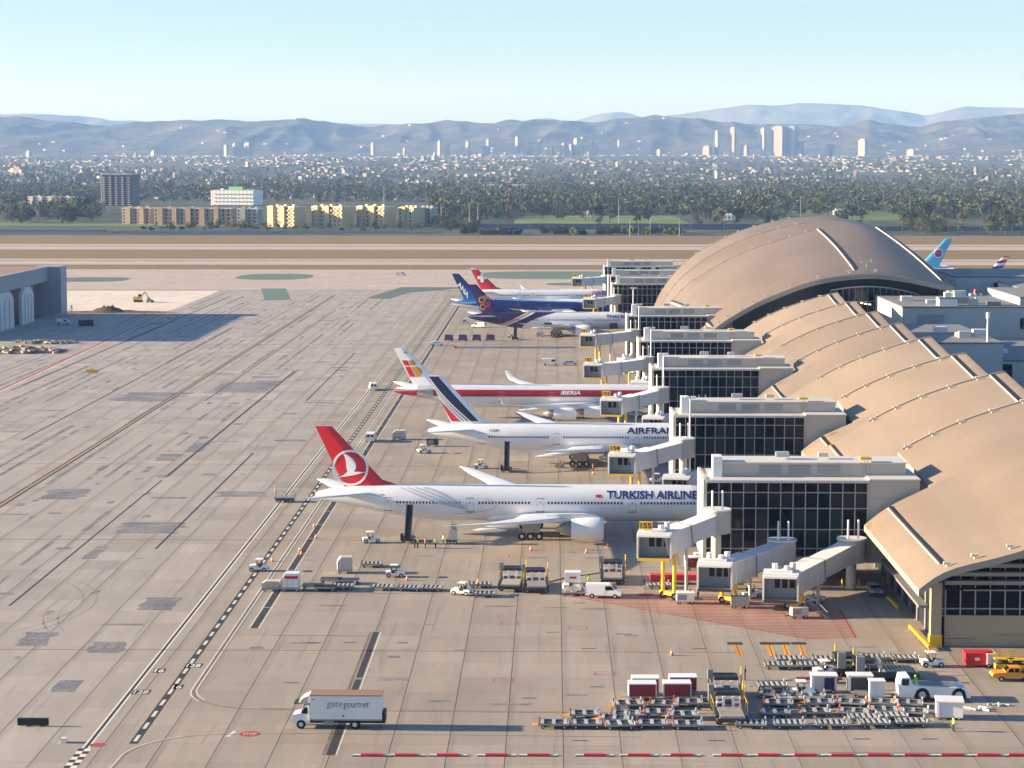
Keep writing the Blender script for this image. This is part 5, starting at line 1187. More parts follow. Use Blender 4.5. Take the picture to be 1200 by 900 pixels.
def cabin(label, px, py, w_, d_, h, wall, dark, rz=0.0):
    A = T('service_cabin', label, 'cabin', (*P(px, py).xy, 0), rz); b = MB(); box('shell', -w_/2, w_/2, -d_/2+.15, d_/2, .3, h, wall, A); box('roof', -w_/2-.1, w_/2+.1, -d_/2-.1, d_/2+.1, h, h+.15, 'white', A)
    if dark: box('open_side', -w_/2+.35 if dark != 2 else 0, w_/2-.3, -d_/2+.08, -d_/2+.148, .5, h-.15, 'navy' if dark == 2 else 'dark', A)
    box('end_post', -w_/2-.05, -w_/2+.3, -d_/2, -d_/2+.4, .3, h, 'white', A); wheels(A, [(-w_*.35, -d_*.4), (-w_*.35, d_*.4), (w_*.35, -d_*.4), (w_*.35, d_*.4)], .26, .18)
cabin('white service cabin with a dark blue open bay beside the loaders', 965, 811, 3.0, 1.8, 2.1, 'offwhite', 2); cabin('white service cabin with a dark open bay beside the grey kiosk', 1007, 811, 2.9, 1.8, 2.1, 'offwhite', 1); cabin('pale grey closed kiosk beside the pushback tractor', 1027, 821, 1.7, 1.4, 2.4, 'bridge_roof', 0); cabin('white cooling trailer in front of the pushback tractor', 1112, 841, 3.0, 2.6, 2.1, 'white', 0, -.12)
A = T('dumpster', 'red dumpster beside the tan terminal wall', 'dumpster', (*P(1146, 780).xy, 0)); MB().prism([(-1.7, .25), (1.7, .25), (1.75, 1.75), (-1.75, 1.75)], 'y', -1.0, 1.0).build('bin', 'red', A); box('lid', -1.78, 1.78, -1.05, 1.05, 1.75, 1.85, 'logored', A); box('mark', -.6, .0, -1.03, -1.005, .9, 1.25, 'white', A); wheels(A, [(-1.3, -.8), (-1.3, .8), (1.3, -.8), (1.3, .8)], .15, .1)
for px, py, lab in ((1176, 786, 'yellow scissor lift beside the dumpster'), (1192, 787, 'yellow scissor lift at the tan terminal wall')):
    A = T('scissor_lift', lab, 'lift', (*P(px, py).xy, 0)); box('chassis', -1.1, 1.1, -.6, .6, .3, .9, 'yellow', A); MB().bar((-.9, 0, .9), (.9, 0, 1.5), .9, .1).bar((.9, 0, .9), (-.9, 0, 1.5), .9, .1).build('scissor', 'dark', A); b = MB(); box('platform', -1.2, 1.2, -.6, .6, 1.5, 1.62, 'yellow', A)
    for x in (-1.2, 0, 1.2):
        for y in (-.6, .6): b.bar((x, y, 1.6), (x, y, 2.5), .05, .05)
    for y in (-.6, .6): b.bar((-1.2, y, 2.5), (1.2, y, 2.5), .05, .05).bar((-1.2, y, 2.05), (1.2, y, 2.05), .05, .05)
    b.build('guard_rail', 'yellow', A); wheels(A, [(-.8, -.5), (-.8, .5), (.8, -.5), (.8, .5)], .3, .2)
cabin('slim white cabinet beside the dumpster', 1161, 782, 1.0, .8, 1.7, 'white', 0)
for k, (px, py, n) in enumerate([(1150, 832, 3), (1165, 827, 2)]):
    A = T('hose_pile', ('white crumpled tarpaulin and hoses on the ground by the cooling trailer', 'smaller white crumpled hose heap beyond the cooling trailer')[k], 'hoses', (*P(px, py).xy, 0)); b = MB()
    for q in range(n*4): x, y = rr.uniform(-1.2, 1.2), rr.uniform(-.6, .6); b.tube((x, y, .12), (x+rr.uniform(-1, 1), y+rr.uniform(-.6, .6), .15), .12, .12, 8)
    b.build('hoses', 'white' if k == 0 else 'offwhite', A)
for px, py, lab in [(1025, 817, 'long flat trailer bed beside the blue bay cabin'), (938, 823, 'long pale flat trailer in front of the loaders'), (960, 800, 'long flat trailer with a dark red edge among the dollies')]:
    A = T('flat_trailer', lab, 'trailer', (*P(px, py).xy, 0)); box('bed', -2.8, 2.8, -.45, .45, .45, .62, 'alu' if 'red' not in lab else 'darkred', A); wheels(A, [(-2.2, -.4), (-2.2, .4), (2.2, -.4), (2.2, .4)], .2, .14); MB().bar((-2.8, 0, .5), (-3.8, 0, .35), .07, .07).build('tow_bar', 'alu', A)
# ---- red-white low barricades along the service road
BA = T('barricade', 'low red and white barricade in the row along the near road', 'barricade', (0, 0, 0), 0, 'barricades along the near road'); MB().prism([(-.28, 0), (.28, 0), (.2, .22), (-.2, .22)], 'x', -1.2, 1.2).build('red_block', 'red', BA)
MB().box(-2.05, -1.2, -.18, .18, .0, .12).box(1.2, 2.05, -.18, .18, .0, .12).build('white_block', 'whitepaint', BA); box('shadow_strip', -2.1, 2.1, -.42, -.28, 0, .05, 'black', BA)  # black strip on the near side paints the barricade's shadow line
bx = [436, 476, 525, 582, 631, 697, 749, 799, 858, 901, 944, 987, 1030, 1073, 1116, 1158, 1195]
for k, px in enumerate(bx): put(BA, px, 885.5, 0, None, k == 0)
# ---- small things on the apron
A = T('black_sign', 'wide black sign box standing alone by the lane', 'sign', (*P(39, 851).xy, 0)); box('panel', -1.75, 1.75, -.18, .18, .12, .95, 'black', A)
for x in (-.9, .6): box('foot', x-.2, x+.2, -.3, .3, 0, .12, 'offwhite', A)
A = T('survey_case', 'small white case on the ground beside the black sign', 'case', (*P(75, 870).xy, 0)); box('case', -.3, .3, -.4, .4, 0, .45, 'white', A); box('lid', -.32, .32, -.42, .42, .45, .52, 'offwhite', A)
CN = T('traffic_cone', 'orange traffic cone with a white band standing on the apron', 'cone', (0, 0, 0), 0, 'orange cones on the apron'); MB().tube((0, 0, .04), (0, 0, .75), .24, .05, 10).build('cone', 'coneorange', CN); box('base', -.28, .28, -.28, .28, 0, .04, 'coneorange', CN); MB().tube((0, 0, .35), (0, 0, .5), .165, .125, 10).build('band', 'white', CN)
for k, (px, py) in enumerate([(368, 618), (370, 631), (351, 646), (353, 650), (477, 680), (687, 648), (695, 556), (622, 645), (712, 641), (787, 768), (319, 658)]): put(CN, px, py, 0, None, k == 0)
A = T('yellow_sign_box', 'yellow airfield sign box on the open taxiway', 'sign', (*P(108, 438).xy, 0)); box('panel', -1.8, 1.8, -.2, .2, .3, 1.3, 'yellow', A)
for x in (-1.2, 1.2): box('leg', x-.08, x+.08, -.1, .1, 0, .3, 'dark', A)
A = T('covered_platform', 'long grey service platform on the apron west of the red tail', 'platform', (*P(334, 588).xy, 0)); box('deck', -1.9, 1.9, -1.2, 1.2, .8, 1.0, 'alu', A); box('chassis', -1.7, 1.7, -1.0, 1.0, .35, .8, 'dark', A); wheels(A, [(-1.2, -1), (-1.2, 1), (1.2, -1), (1.2, 1)], .3, .2); b = MB()
for x in (-1.8, 0, 1.8):
    for y in (-1.1, 1.1): b.bar((x, y, 1), (x, y, 1.9), .06, .06)
for y in (-1.1, 1.1): b.bar((-1.8, y, 1.9), (1.8, y, 1.9), .06, .06)
b.build('rail', 'alu', A); MB().tube((-1.9, .8, 1), (-1.9, .8, 3.2), .12, .12, 6).build('mast', 'tanwall', A)
for k in range(4):
    p = P(526+16.3*k, 399.5); A = T('covered_cart', 'purple tarpaulin covered cart in the line under the purple tail', 'cart', (p.x, p.y, 0), 0, 'purple covered carts'); box('bed', -1.6, 1.6, -1.0, 1.0, .4, .6, 'dark', A); MB().prism([(-1.5, .6), (1.5, .6), (1.35, 2.2), (-1.3, 2.3)], 'y', -.95, .95).build('tarpaulin', 'purple', A); wheels(A, [(-1.1, -.8), (-1.1, .8), (1.1, -.8), (1.1, .8)], .25, .16)
A = T('long_pipe', 'long pale grey pipe with a red end lying across the empty stand', 'pipe', (*P(605, 408).xy, 0), .02); MB().tube((-20, 0, .35), (20, 0, .35), .3, .3, 8).build('tube', 'lightmetal', A); MB().tube((-21, 0, .35), (-20, 0, .35), .32, .32, 8).build('end_cap', 'red', A)
# ---- construction corner by the hangar
A = T('excavator', 'yellow excavator on the pale construction pad', 'excavator', (*P(162, 354).xy, 0)); box('track', -1.8, 1.8, -1.5, -.8, 0, .9, 'dark', A); box('track', -1.8, 1.8, .8, 1.5, 0, .9, 'dark', A); MB().box(-2.0, 1.6, -1.3, 1.3, .9, 2.5).build('house', 'yellow', A); box('cab', .3, 1.5, -1.2, -.2, 2.5, 3.6, 'glass', A); MB().bar((1.2, .3, 2.2), (3.0, .3, 4.6), .4, .5).bar((3.0, .3, 4.6), (4.6, .3, 2.0), .3, .4).build('boom', 'yellow', A); box('bucket', 4.2, 5.0, -.2, .8, 1.2, 2.1, 'dark', A)
A = T('roller', 'dark road roller beside the excavator', 'roller', (*P(176, 354.5).xy, 0)); MB().tube((.9, -.8, .6), (.9, .8, .6), .6, .6, 12).build('drum', 'dark', A); box('body', -1.4, .5, -.7, .7, .5, 1.8, 'greymetal', A); wheels(A, [(-1, -.7), (-1, .7)], .5, .3)
A = T('black_container', 'black steel container lying beside the scaffold at the hangar', 'container', (*P(101, 382).xy, 0), .5); box('shell', -2.6, 2.6, -1.2, 1.2, .05, 2.3, 'black', A); b = MB()
for k in range(9): b.box(-2.5+k*.6, -2.3+k*.6, -1.26, -1.2, .2, 2.2)
b.build('rib', 'dark', A)
A = T('scaffold', 'pale yellow access scaffold standing in front of the hangar', 'scaffold', (*P(79, 382).xy, 0)); b = MB()
for x in (-4.5, -1.5, 1.5, 4.0):
    for y in (-1.5, 1.5): b.bar((x, y, 0), (x, y, 4.5), .16, .16)
for z in (1.5, 3.0, 4.5):
    for y in (-1.5, 1.5): b.bar((-4.5, y, z), (4.0, y, z), .14, .14)
b.bar((1.5, 0, 4.5), (1.8, 0, 8.0), .2, .2); b.bar((0.6, -1.5, 4.5), (1.7, 0, 8), .14, .14); b.bar((3.4, -1.5, 0), (1.9, 0, 8), .16, .16); b.build('frame', 'cream', A); box('deck', -4.4, 1.5, -1.4, 1.4, 4.45, 4.6, 'tanwall', A)
def heap(name, label, cat, px, py, rx, ry, h, m, n, seed):
    p = P(px, py); A = T(name, label, cat, (p.x, p.y, 0)); b = MB(); b.smooth = True; r2 = random.Random(seed); N = 20
    b.add([(rx*(2*i/N-1), ry*(2*j/N-1), max(-.1, h*max(0, 1-math.hypot(2*i/N-1, 2*j/N-1))*(1+.6*noise.noise(Vector((i*.7, j*.7, seed)))) - .05)) for j in range(N+1) for i in range(N+1)], [(j*(N+1)+i, j*(N+1)+i+1, (j+1)*(N+1)+i+1, (j+1)*(N+1)+i) for j in range(N) for i in range(N)]); b.build('mound', m, A)
    if n:
        b = MB()
        for k in range(n): x, y = r2.uniform(-rx, rx)*.9, r2.uniform(-ry, ry)*.9; s_ = r2.uniform(.4, 1.5); b.cb((x, y, s_*.2+max(0, h*(1-math.hypot(x/rx, y/ry)))*.8), (s_*1.6, s_, s_*.6), r2.uniform(0, 3))
        b.build('debris', 'rubble', A, kind='stuff')
heap('dirt_pile', 'brown dirt pile behind the black container', 'dirt pile', 127, 366, 9, 5, 3.0, 'soil', 0, 1); heap('dirt_bank', 'long low red earth bank beside the pale construction pad', 'dirt bank', 138, 366, 26, 5, 1.1, 'dirt', 0, 4)
heap('rubble_pile', 'broken concrete rubble heap at the hangar apron', 'rubble', 22, 412, 16, 10, 2.0, 'soil', 90, 2); heap('rubble_pile', 'scattered concrete rubble beside the red limit line', 'rubble', 55, 402, 12, 5, .8, 'rubble', 50, 3)
# ---- people by the rear hold
def person_mesh(vest):
    bm = bmesh.new(); b = MB(); n = 10
    def limb(rings): b.loft([[(x+r*math.cos(2*math.pi*i/n)*wx, y+r*math.sin(2*math.pi*i/n), z) for i in range(n)] for x, y, z, r, wx in rings])
    b.cur = 0
    for s_ in (-1, 1): limb([(s_*.13+.02, -.06, 0, .07, 1), (s_*.13, 0, .1, .06, 1), (s_*.12, 0, .48, .07, 1), (s_*.1, 0, .9, .10, 1)])
    b.cur = 1; limb([(0, 0, .84, .14, 1.3), (0, 0, 1.05, .13, 1.35), (0, 0, 1.32, .15, 1.45), (0, 0, 1.45, .10, 1.5), (0, 0, 1.52, .06, 1)])
    for s_ in (-1, 1): limb([(s_*.21, 0, 1.42, .06, 1), (s_*.27, 0, 1.15, .05, 1), (s_*.26, -.08, .95, .04, 1)])
    b.cur = 2; limb([(0, 0, 1.5, .05, 1), (0, 0, 1.56, .08, .9), (0, -.01, 1.65, .10, .9), (0, 0, 1.74, .075, .9), (0, 0, 1.77, .02, .9)])
    for s_ in (-1, 1): limb([(s_*.26, -.08, .95, .035, 1), (s_*.26, -.1, .85, .03, 1)])
    b.cur = 3; limb([(0, .01, 1.68, .105, .92), (0, .01, 1.76, .08, .9), (0, 0, 1.79, .02, .9)])
    return b.mesh('person', ['cloth', vest, 'skin', 'black'])
pv_, po_ = person_mesh('vest'), person_mesh('vestor'); pk = person_mesh('cloth')
for k, (px, py, me, lab) in enumerate([(486, 642, pk, 'person in dark clothes standing at the foot of the belt loader'), (489.5, 642, pv_, 'person in a green vest right beside the belt loader'), (498.5, 642.5, po_, 'person in an orange vest in the middle of the ramp group'), (510.5, 642.5, pv_, 'person in a green vest at the end of the ramp group'), (519.5, 638, pv_, 'person in a green vest beside the tall service box'), (660, 549, po_, 'person in an orange vest by the wheels of the navy striped airliner'), (695, 553, po_, 'person in an orange vest in front of the navy striped airliner'), (733, 668, pk, 'person in dark clothes beside the dark container loader')]):
    p = P(px, py); o = link('person', me, None, (p.x, p.y, 0), rr.uniform(-2, 2)); tag(o, lab, 'person', 'ramp workers')
A = T('service_box', 'tall pale lavatory service truck beside the ramp group', 'service truck', (*P(530, 637).xy, 0)); box('chassis', -1.0, .8, -.8, .8, .4, .7, 'dark', A); box('tank', -.3, .8, -.7, .7, .7, 2.4, 'offwhite', A); box('lift_box', -.2, .7, -.6, .6, 2.5, 3.4, 'alu', A); wheels(A, [(-.6, -.7), (-.6, .7), (.5, -.7), (.5, .7)], .3, .2)
# ---- yellow guard rail at the concourse corner
for k, (a, c, lab) in enumerate([((1066, 738), (1089, 763), 'yellow kerb rail beside the tan corner pier'), ((1040, 704), (1052, 716), 'short yellow guard rail by the shaded driveway')]):
    p, q = P(*a), P(*c); m_ = (p+q)/2; A = T('guard_rail', lab, 'guard rail', (m_.x, m_.y, 0)); p = p-m_; q = q-m_
    MB().bar((p.x, p.y, .55), (q.x, q.y, .55), .35, .35).build('rail', 'yellow', A)
    for t in (0, .5, 1): x = p.lerp(q, t); box('post', x.x-.12, x.x+.12, x.y-.12, x.y+.12, 0, .4, 'yellow', A)

# ---- bollards, wheel chocks and more ramp clutter round the gates
BO = T('bollard', 'short yellow bollard guarding the gate lounge columns', 'bollard', (0, 0, 0), 0, 'yellow bollards under the gate lounges'); MB().tube((0, 0, 0), (0, 0, 1.15), .14, .14, 8).build('post', 'yellow', BO); MB().tube((0, 0, 1.15), (0, 0, 1.25), .14, .05, 8).build('cap', 'yellow', BO)
k = 0
for Yf in (317, 398, 487, 562):
    for x in (24.5, 27.0, 37.5, 40.5, 43.5, 46.0):
        if k == 0: BO.location = (x, Yf-.9, 0)
        else: copy_tree(BO, (x, Yf-.9, 0))
        k += 1
for px, py, a, lab in [(815, 668, .1, 'white roofed baggage cart with dark red curtains under the first gate lounge'), (826, 664, .05, 'white roofed baggage cart with dark red curtains beside the lounge columns'), (795, 575, .2, 'white roofed baggage cart with dark red curtains behind the red tailed airliner nose')]: put(bc, px, py, a, lab)
for px, py, a, lab in [(880, 700, .4, 'white baggage tug waiting between the lower boarding bridges'), (955, 706, 2.9, 'white baggage tug in the shade below the ribbed bridge'), (770, 566, .2, 'white baggage tug under the navy striped airliner nose'), (745, 489, 0, 'white baggage tug under the engines of the four engined airliner')]: put(tg, px, py, a, lab)
for px, py, me, lab in [(560, 690, po_, 'person in an orange vest beside the railed dollies'), (614, 695, pk, 'person in dark clothes between the container loaders'), (690, 688, pv_, 'person in a green vest beside the white panel van'), (873, 797, pk, 'person in dark clothes beside the head loader'), (818, 700, pv_, 'person in a green vest beside the power unit at the first bridge'), (1117, 857, pv_, 'person in a green vest beside the cooling trailer')]:
    p = P(px, py); tag(link('person', me, None, (p.x, p.y, 0), rr.uniform(-2, 2)), lab, 'person', 'ramp workers')
for k, (a, c, lab) in enumerate([((735, 665), (640, 682), 'black power cable trailing across the apron behind the loaders'), ((636, 853), (700, 838), 'black cable trailing from the first dolly row'), ((838, 826), (802, 812), 'black cable lying between the loader and the baggage carts')]):
    p, q = P(*a), P(*c); b = MB(); n = 10; pts = [p.lerp(q, t/n)+Vector((0, .5*math.sin(t*1.1+k), .05)) for t in range(n+1)]
    for u, v in zip(pts, pts[1:]): b.tube(u, v, .06, .06, 6)
    tag(b.build('power_cable', 'rubber', None), lab, 'cable')
# ================================================================ trees
def f_leaf(t):
    r = t.rnd(); n = t.noise(t.pos(), .06, 3, .6); n2 = t.noise(t.pos(), .7, 2, .6)
    c = t.mix(t.step(r+(n-.5)*1.2, .25, .9), (.038, .058, .016), (.092, .104, .032)); c = t.mix(t.step(n2, .4, .75)*.6, c, (.085, .07, .035)); c = t.mix(t.step(t.noise(t.pos(), .02, 3, .6), .55, .7)*.6, c, (.10, .13, .036)); t.color(c)
mground('leaf', f_leaf)
tr = random.Random(5)
def crown(b, kind, r2, nl, ls, off=(0, 0, 0), hs=1.0):
    ox, oy, oz = off
    blobs = []
    if kind == 0:   # broad
        for k in range(9): blobs.append((r2.uniform(-3.2, 3.2), r2.uniform(-3.2, 3.2), r2.uniform(2.8, 9.0), r2.uniform(1.7, 2.9)))
    elif kind == 1: # tall gum
        for k in range(10): z = r2.uniform(3.5, 15); blobs.append((r2.uniform(-2.4, 2.4), r2.uniform(-2.4, 2.4), z, r2.uniform(1.2, 2.3)))
    elif kind == 2: # cypress / pine
        for k in range(9): z = 2.5+k*1.35; w_ = 2.6*(1-k/10); blobs.append((r2.uniform(-.5, .5)*w_, r2.uniform(-.5, .5)*w_, z, w_*.8+.35))
    else:           # low bush
        for k in range(7): blobs.append((r2.uniform(-3, 3), r2.uniform(-2, 2), r2.uniform(.9, 2.8), r2.uniform(1.0, 1.7)))
    per = max(2, nl//len(blobs))
    for bx_, by, bz, br in blobs:
        for q in range(per):
            d = Vector((r2.gauss(0, 1), r2.gauss(0, 1), r2.gauss(0, 1))).normalized()*br*(r2.random()**.4)
            c = Vector((ox, oy, oz))+(Vector((bx_, by, bz))+d)*hs; u = Vector((r2.gauss(0, 1), r2.gauss(0, 1), r2.gauss(0, 1))).normalized(); v = u.orthogonal().normalized(); s_ = ls*r2.uniform(.6, 1.3)*hs
            b.add([c+u*s_, c+v*s_*.8, c-u*s_, c-v*s_*.8], [(0, 1, 2, 3)])
protos = []
for k in range(8):
    kind = (0, 1, 0, 2, 1, 0, 3, 3)[k]; r2 = random.Random(40+k); b = MB(); crown(b, kind, r2, 420, .55)
    cm = b.mesh('crown', 'leaf'); b = MB(); H = (7, 13, 7, 11, 12, 7, 1.6, 1.6)[k]
    b.tube((0, 0, -.3), (.2, .1, H*.6), .34, .2, 7); b.tube((.2, .1, H*.6), (-.3, .2, H), .2, .07, 6)
    if kind < 2:
        for q in range(4): a = q*1.6+k; z = H*(.4+.12*q); b.tube((.12, .06, z), (2.0*math.cos(a), 2.0*math.sin(a), z+2.0), .13, .05, 5)
    protos.append((cm, b.mesh('trunk', 'trunk'), kind))
TL = {0: 'broad dark green tree growing beyond the airfield', 1: 'tall slender gum tree growing beyond the airfield', 2: 'narrow conical evergreen growing beyond the airfield', 3: 'low bush growing along the airfield edge'}
TG = {0: 'broad trees beyond the airfield', 1: 'gum trees beyond the airfield', 2: 'conical evergreens beyond the airfield', 3: 'bushes along the airfield edge'}
def tree(px, py, kinds, s_):
    k = tr.choice(kinds); cm, tm, kind = protos[k]; p = P(px, py)
    A = T('bush' if kind == 3 else 'tree', TL[kind], 'bush' if kind == 3 else 'tree', (p.x, p.y, 0), tr.uniform(0, 6), TG[kind]); A.scale = (s_*tr.uniform(.85, 1.25), s_*tr.uniform(.85, 1.25), s_)
    link('crown', cm, A); link('trunk', tm, A)
nt_ = 0
for px, py in [(tr.uniform(-10, 110), tr.uniform(250, 262)) for _ in range(34)]: tree(px, py, (0, 2, 5), tr.uniform(1.4, 2.3))
for px in range(165, 310, 9): tree(px+tr.uniform(-3, 3), tr.uniform(267, 270), (0, 6, 7, 5), tr.uniform(.6, .95))
for px in range(310, 505, 13): tree(px+tr.uniform(-4, 4), tr.uniform(267.5, 270.5), (0, 5, 6), tr.uniform(.5, .8))
for px in range(508, 560, 5): tree(px, tr.uniform(266, 275), (0, 2, 5), tr.uniform(.8, 1.25))
for px in [tr.uniform(545, 800) for _ in range(34)]: tree(px, tr.uniform(272.5, 275.2), (6, 7), tr.uniform(.9, 1.7))
for px in [tr.uniform(600, 1200) for _ in range(80)]: tree(px, tr.uniform(246, 253), (0, 1, 4, 5), tr.uniform(.9, 1.5))
for px in [690, 700, 712, 745, 760, 812, 818, 825, 838, 846, 858, 868, 905, 990, 1000, 1010, 1060, 1065, 1075, 1100, 1118, 1130, 1150, 1165, 1180, 1195]: tree(px+tr.uniform(-4, 4), tr.uniform(258, 267), (1, 4, 0), tr.uniform(.95, 1.55))
for px in [tr.uniform(1060, 1200) for _ in range(26)]: tree(px, tr.uniform(264, 276), (0, 1, 5), tr.uniform(1.1, 1.7))
for px in [tr.uniform(505, 700) for _ in range(26)]: tree(px, tr.uniform(246, 258), (0, 1, 5, 4), tr.uniform(1.0, 1.7))
# the wood and garden trees that nobody could count
b = MB(); r2 = random.Random(77)
for k in range(12500):
    u = r2.random(); py = 256-u*53; px = r2.uniform(-60, 1260)
    if px < 505 and py > 237: continue
    if (604 < px < 800 and py > 252) or (905 < px < 1060 and 245.5 < py < 256 and r2.random() < .8): continue
    dens = noise.noise(Vector((px/90, py/5, 4)))
    if dens < -.35 and py < 236: continue
    if py < 212 and r2.random() < .3: continue
    p = P(px, py, 0); x, y = p.x, p.y; z = ter(x, y)
    if y > 10000: continue
    far = y > 4000; kind = r2.choice((0, 0, 0, 1, 1, 2, 3)) if not far else 0
    crown(b, kind, r2, 40 if not far else 18, 1.25 if not far else 2.2, (x, y, z), r2.uniform(.8, 1.5) if not far else r2.uniform(.8, 1.3))
b.build('woodland', 'leaf', kind='stuff')
# ================================================================ perimeter: wall, fence, palms, pylons
def wallrun(label, px0, px1, py, h, m, name='perimeter_wall', cat='wall', n=12):
    a, c = P(px0, py), P(px1, py); y = (a.y+c.y)/2; A = T(name, label, cat, ((a.x+c.x)/2, y, 0)); L = (c.x-a.x)/2
    for k in range(n): box('panel', -L+2*L*k/n+.06, -L+2*L*(k+1)/n-.06, -.2, .2, 0, h*(1+.02*(k % 3)), m, A)
    for k in range(n+1): box('post', -L+2*L*k/n-.3, -L+2*L*k/n+.3, -.4, .4, 0, h+.4, 'hangar_wall', A)
mat('wallblue', (.13, .15, .19), .8, 0, .3, .05)
wallrun('long blue grey perimeter wall below the golf lawn', 545, 1000, 269, 5.2, 'wallblue'); wallrun('blue grey perimeter wall below the dense trees beyond the hall', 1000, 1260, 270.5, 4, 'wallblue', n=7)
wallrun('low grey fence wall below the yellow apartment rows', 130, 520, 273.5, 2.0, 'hangar_wall', 'fence_wall', 'fence', 14); wallrun('low grey fence wall below the trees beyond the hangar', -20, 125, 272, 2.2, 'hangar_wall', 'fence_wall', 'fence', 5)
for k, (px, py, h) in enumerate([(505, 266, 22), (517, 262, 20), (550, 268, 24), (560, 262, 20), (598, 264, 42), (610, 252, 34), (725, 262, 26), (938, 256, 24), (1066, 256, 22), (450, 246, 28), (738, 277, 14), (748, 277, 14), (762, 277, 14), (796, 277, 14)]):
    p = P(px, py); A = T('utility_pole' if k > 5 or k < 4 else 'lattice_tower', ('grey utility pole standing beyond the runway' if k > 5 or k < 4 else ('tall lattice tower beyond the runway wall', 'slim lattice tower behind the taller lattice tower')[k-4]), 'pole' if k > 5 or k < 4 else 'tower', (p.x, p.y, 0), 0, 'utility poles beyond the runway' if k > 5 or k < 4 else None); b = MB()
    if k in (4, 5):
        for sx_, sy_ in ((-1, -1), (1, -1), (-1, 1), (1, 1)): b.bar((sx_*2.2, sy_*2.2, 0), (sx_*.5, sy_*.5, h), .35, .35)
        for q in range(8): z = h*q/8; w_ = lerp(2.2, .5, q/8); b.bar((-w_, -w_, z), (w_*.8, -w_*.8, z+h/8), .25, .25); b.bar((w_, -w_, z), (-w_*.8, -w_*.8, z+h/8), .25, .25)
        b.build('lattice', 'redpaint' if k == 4 else 'alu', A)
    else: b.tube((0, 0, 0), (0, 0, h), .35, .22, 6).build('pole', 'alu', A); MB().bar((-2, 0, h-1.2), (2, 0, h-1.2), .25, .25).build('crossarm', 'alu', A)
# ================================================================ apartment rows and mid-distance buildings
mat('apt_yellow', (.62, .47, .25), .8, 0, .12, .05); mat('apt_tan', (.40, .29, .20), .8, 0, .12, .05); mat('apt_grey', (.36, .36, .33), .8, 0, .12, .05)
mat('tower_dark', (.045, .055, .085), .5, 0, .15, .05); mat('tower_pale', (.55, .50, .45), .7, 0, .1, .05); mat('greenroof', (.15, .42, .16), .7)
def apartment(label, px, py, w_, h, d_, m, rz, st=5, win='dark', cat='apartment block', name='apartment_block', bays=True):
    p = P(px, py); A = T(name, label, cat, (p.x, p.y, ter(p.x, p.y)), rz); hw = w_/2; sh = h/st
    box('wall', -hw, hw, 0, d_, 0, h, m, A); box('roof', -hw-.3, hw+.3, -.3, d_+.3, h, h+.6, 'offwhite', A); nb = max(3, int(w_/5.2)); b = MB(); c = MB()
    for k in range(nb):
        x = -hw+(k+.5)*w_/nb
        for q in range(st):
            b.box(x-w_/nb*.30, x+w_/nb*.05, -.12, .05, q*sh+.9, q*sh+sh-.5); c.box(x+w_/nb*.1, x+w_/nb*.42, -1.5, -.01, q*sh+.1, q*sh+1.2)
    for q in range(st):
        for k in range(max(1, int(d_/6))): y = 3+k*6; b.box(-hw-.12, -hw+.05, y-1, y+1, q*sh+.9, q*sh+sh-.6)
    b.build('windows', win, A, kind='stuff'); c.build('balconies', m, A, kind='stuff')
    for k in range(3): box('roof_unit', -hw+w_*(.15+.3*k), -hw+w_*(.15+.3*k)+3, d_*.4, d_*.4+3, h+.6, h+2.4, m, A)
    for k in range(int(w_/14) if bays else 0):
        x = -hw+7+k*14; box('bay', x-2.4, x+2.4, -2.4, -.02, 0, h+1.4, m, A)
    return A
SWY = R(-36)
for k, (px, w_) in enumerate([(329, 34), (383, 38), (434, 34), (476, 18)]): apartment('pale yellow sunlit apartment row, %s of the four rows beside the white office' % OB[k], px, 266, w_, 18.5-(k == 3)*1, 16, 'apt_yellow', SWY)
apartment('grey apartment block in shade at the end of the yellow rows', 497, 265.5, 15, 17, 14, 'apt_grey', R(-20))
apartment('long tan apartment row with dark balconies beside the yellow rows', 226, 263.5, 78, 15.5, 16, 'apt_tan', R(-9), 4); apartment('short tan apartment wing beside the long tan row', 160, 262.5, 30, 15, 16, 'apt_tan', R(-12)); apartment('small grey apartment wing between the tan row and the yellow rows', 290, 262, 22, 14, 14, 'apt_grey', R(-10), 4)
A = apartment('dark high rise tower with pale balcony columns beyond the airfield', 137, 241, 44, 42, 26, 'tower_dark', R(-12), 14, 'black', 'tower', 'high_rise', False); b = MB()
for k in range(5):
    for q in range(13): b.box(-18+k*9-1.6, -18+k*9+1.6, -1.7, -.2, 1.2+q*3, 2.0+q*3)
b.build('balcony_fronts', 'tower_pale', A, kind='stuff'); box('west_sunlit_slab', -24, -22.05, 3, 23, 0, 44, 'tower_pale', A)  # pale slab paints sunlight onto the tower's west side
A = apartment('white windowless office block with a green rooftop frame', 272, 240.5, 62, 20, 34, 'white', R(-14), 4, 'bridge_grey', 'office block', 'office_block', False); box('roof_frame', -8, 12, 8, 18, 20.6, 25, 'greenroof', A)
apartment('wide grey terraced block left of the dark tower', 60, 243, 70, 13, 20, 'apt_grey', R(-18), 4); apartment('tan block behind the left terraced block', 100, 247, 40, 10, 14, 'apt_tan', R(-25), 3)
apartment('flat pale office behind the palms and lattice towers', 595, 227, 95, 15, 30, 'tower_pale', R(-6), 3, 'wallblue', 'office block', 'office_block'); apartment('small tan clubhouse on the golf lawn edge', 695, 248, 26, 6, 12, 'apt_tan', R(-5), 2)
for k, (px, py, w_) in enumerate([(690, 254.5, 10), (855, 258, 12), (640, 247, 14), (560, 250, 20), (745, 242, 12), (905, 240, 14), (1045, 243, 12), (985, 252, 14)]): apartment('low white roofed building among the trees beyond the runway', px, py, w_, 4.5, 8, 'white' if k % 2 else 'cream', R(-10+5*(k % 4)), 1, cat='house', name='house')['group'] = 'low buildings among the trees'
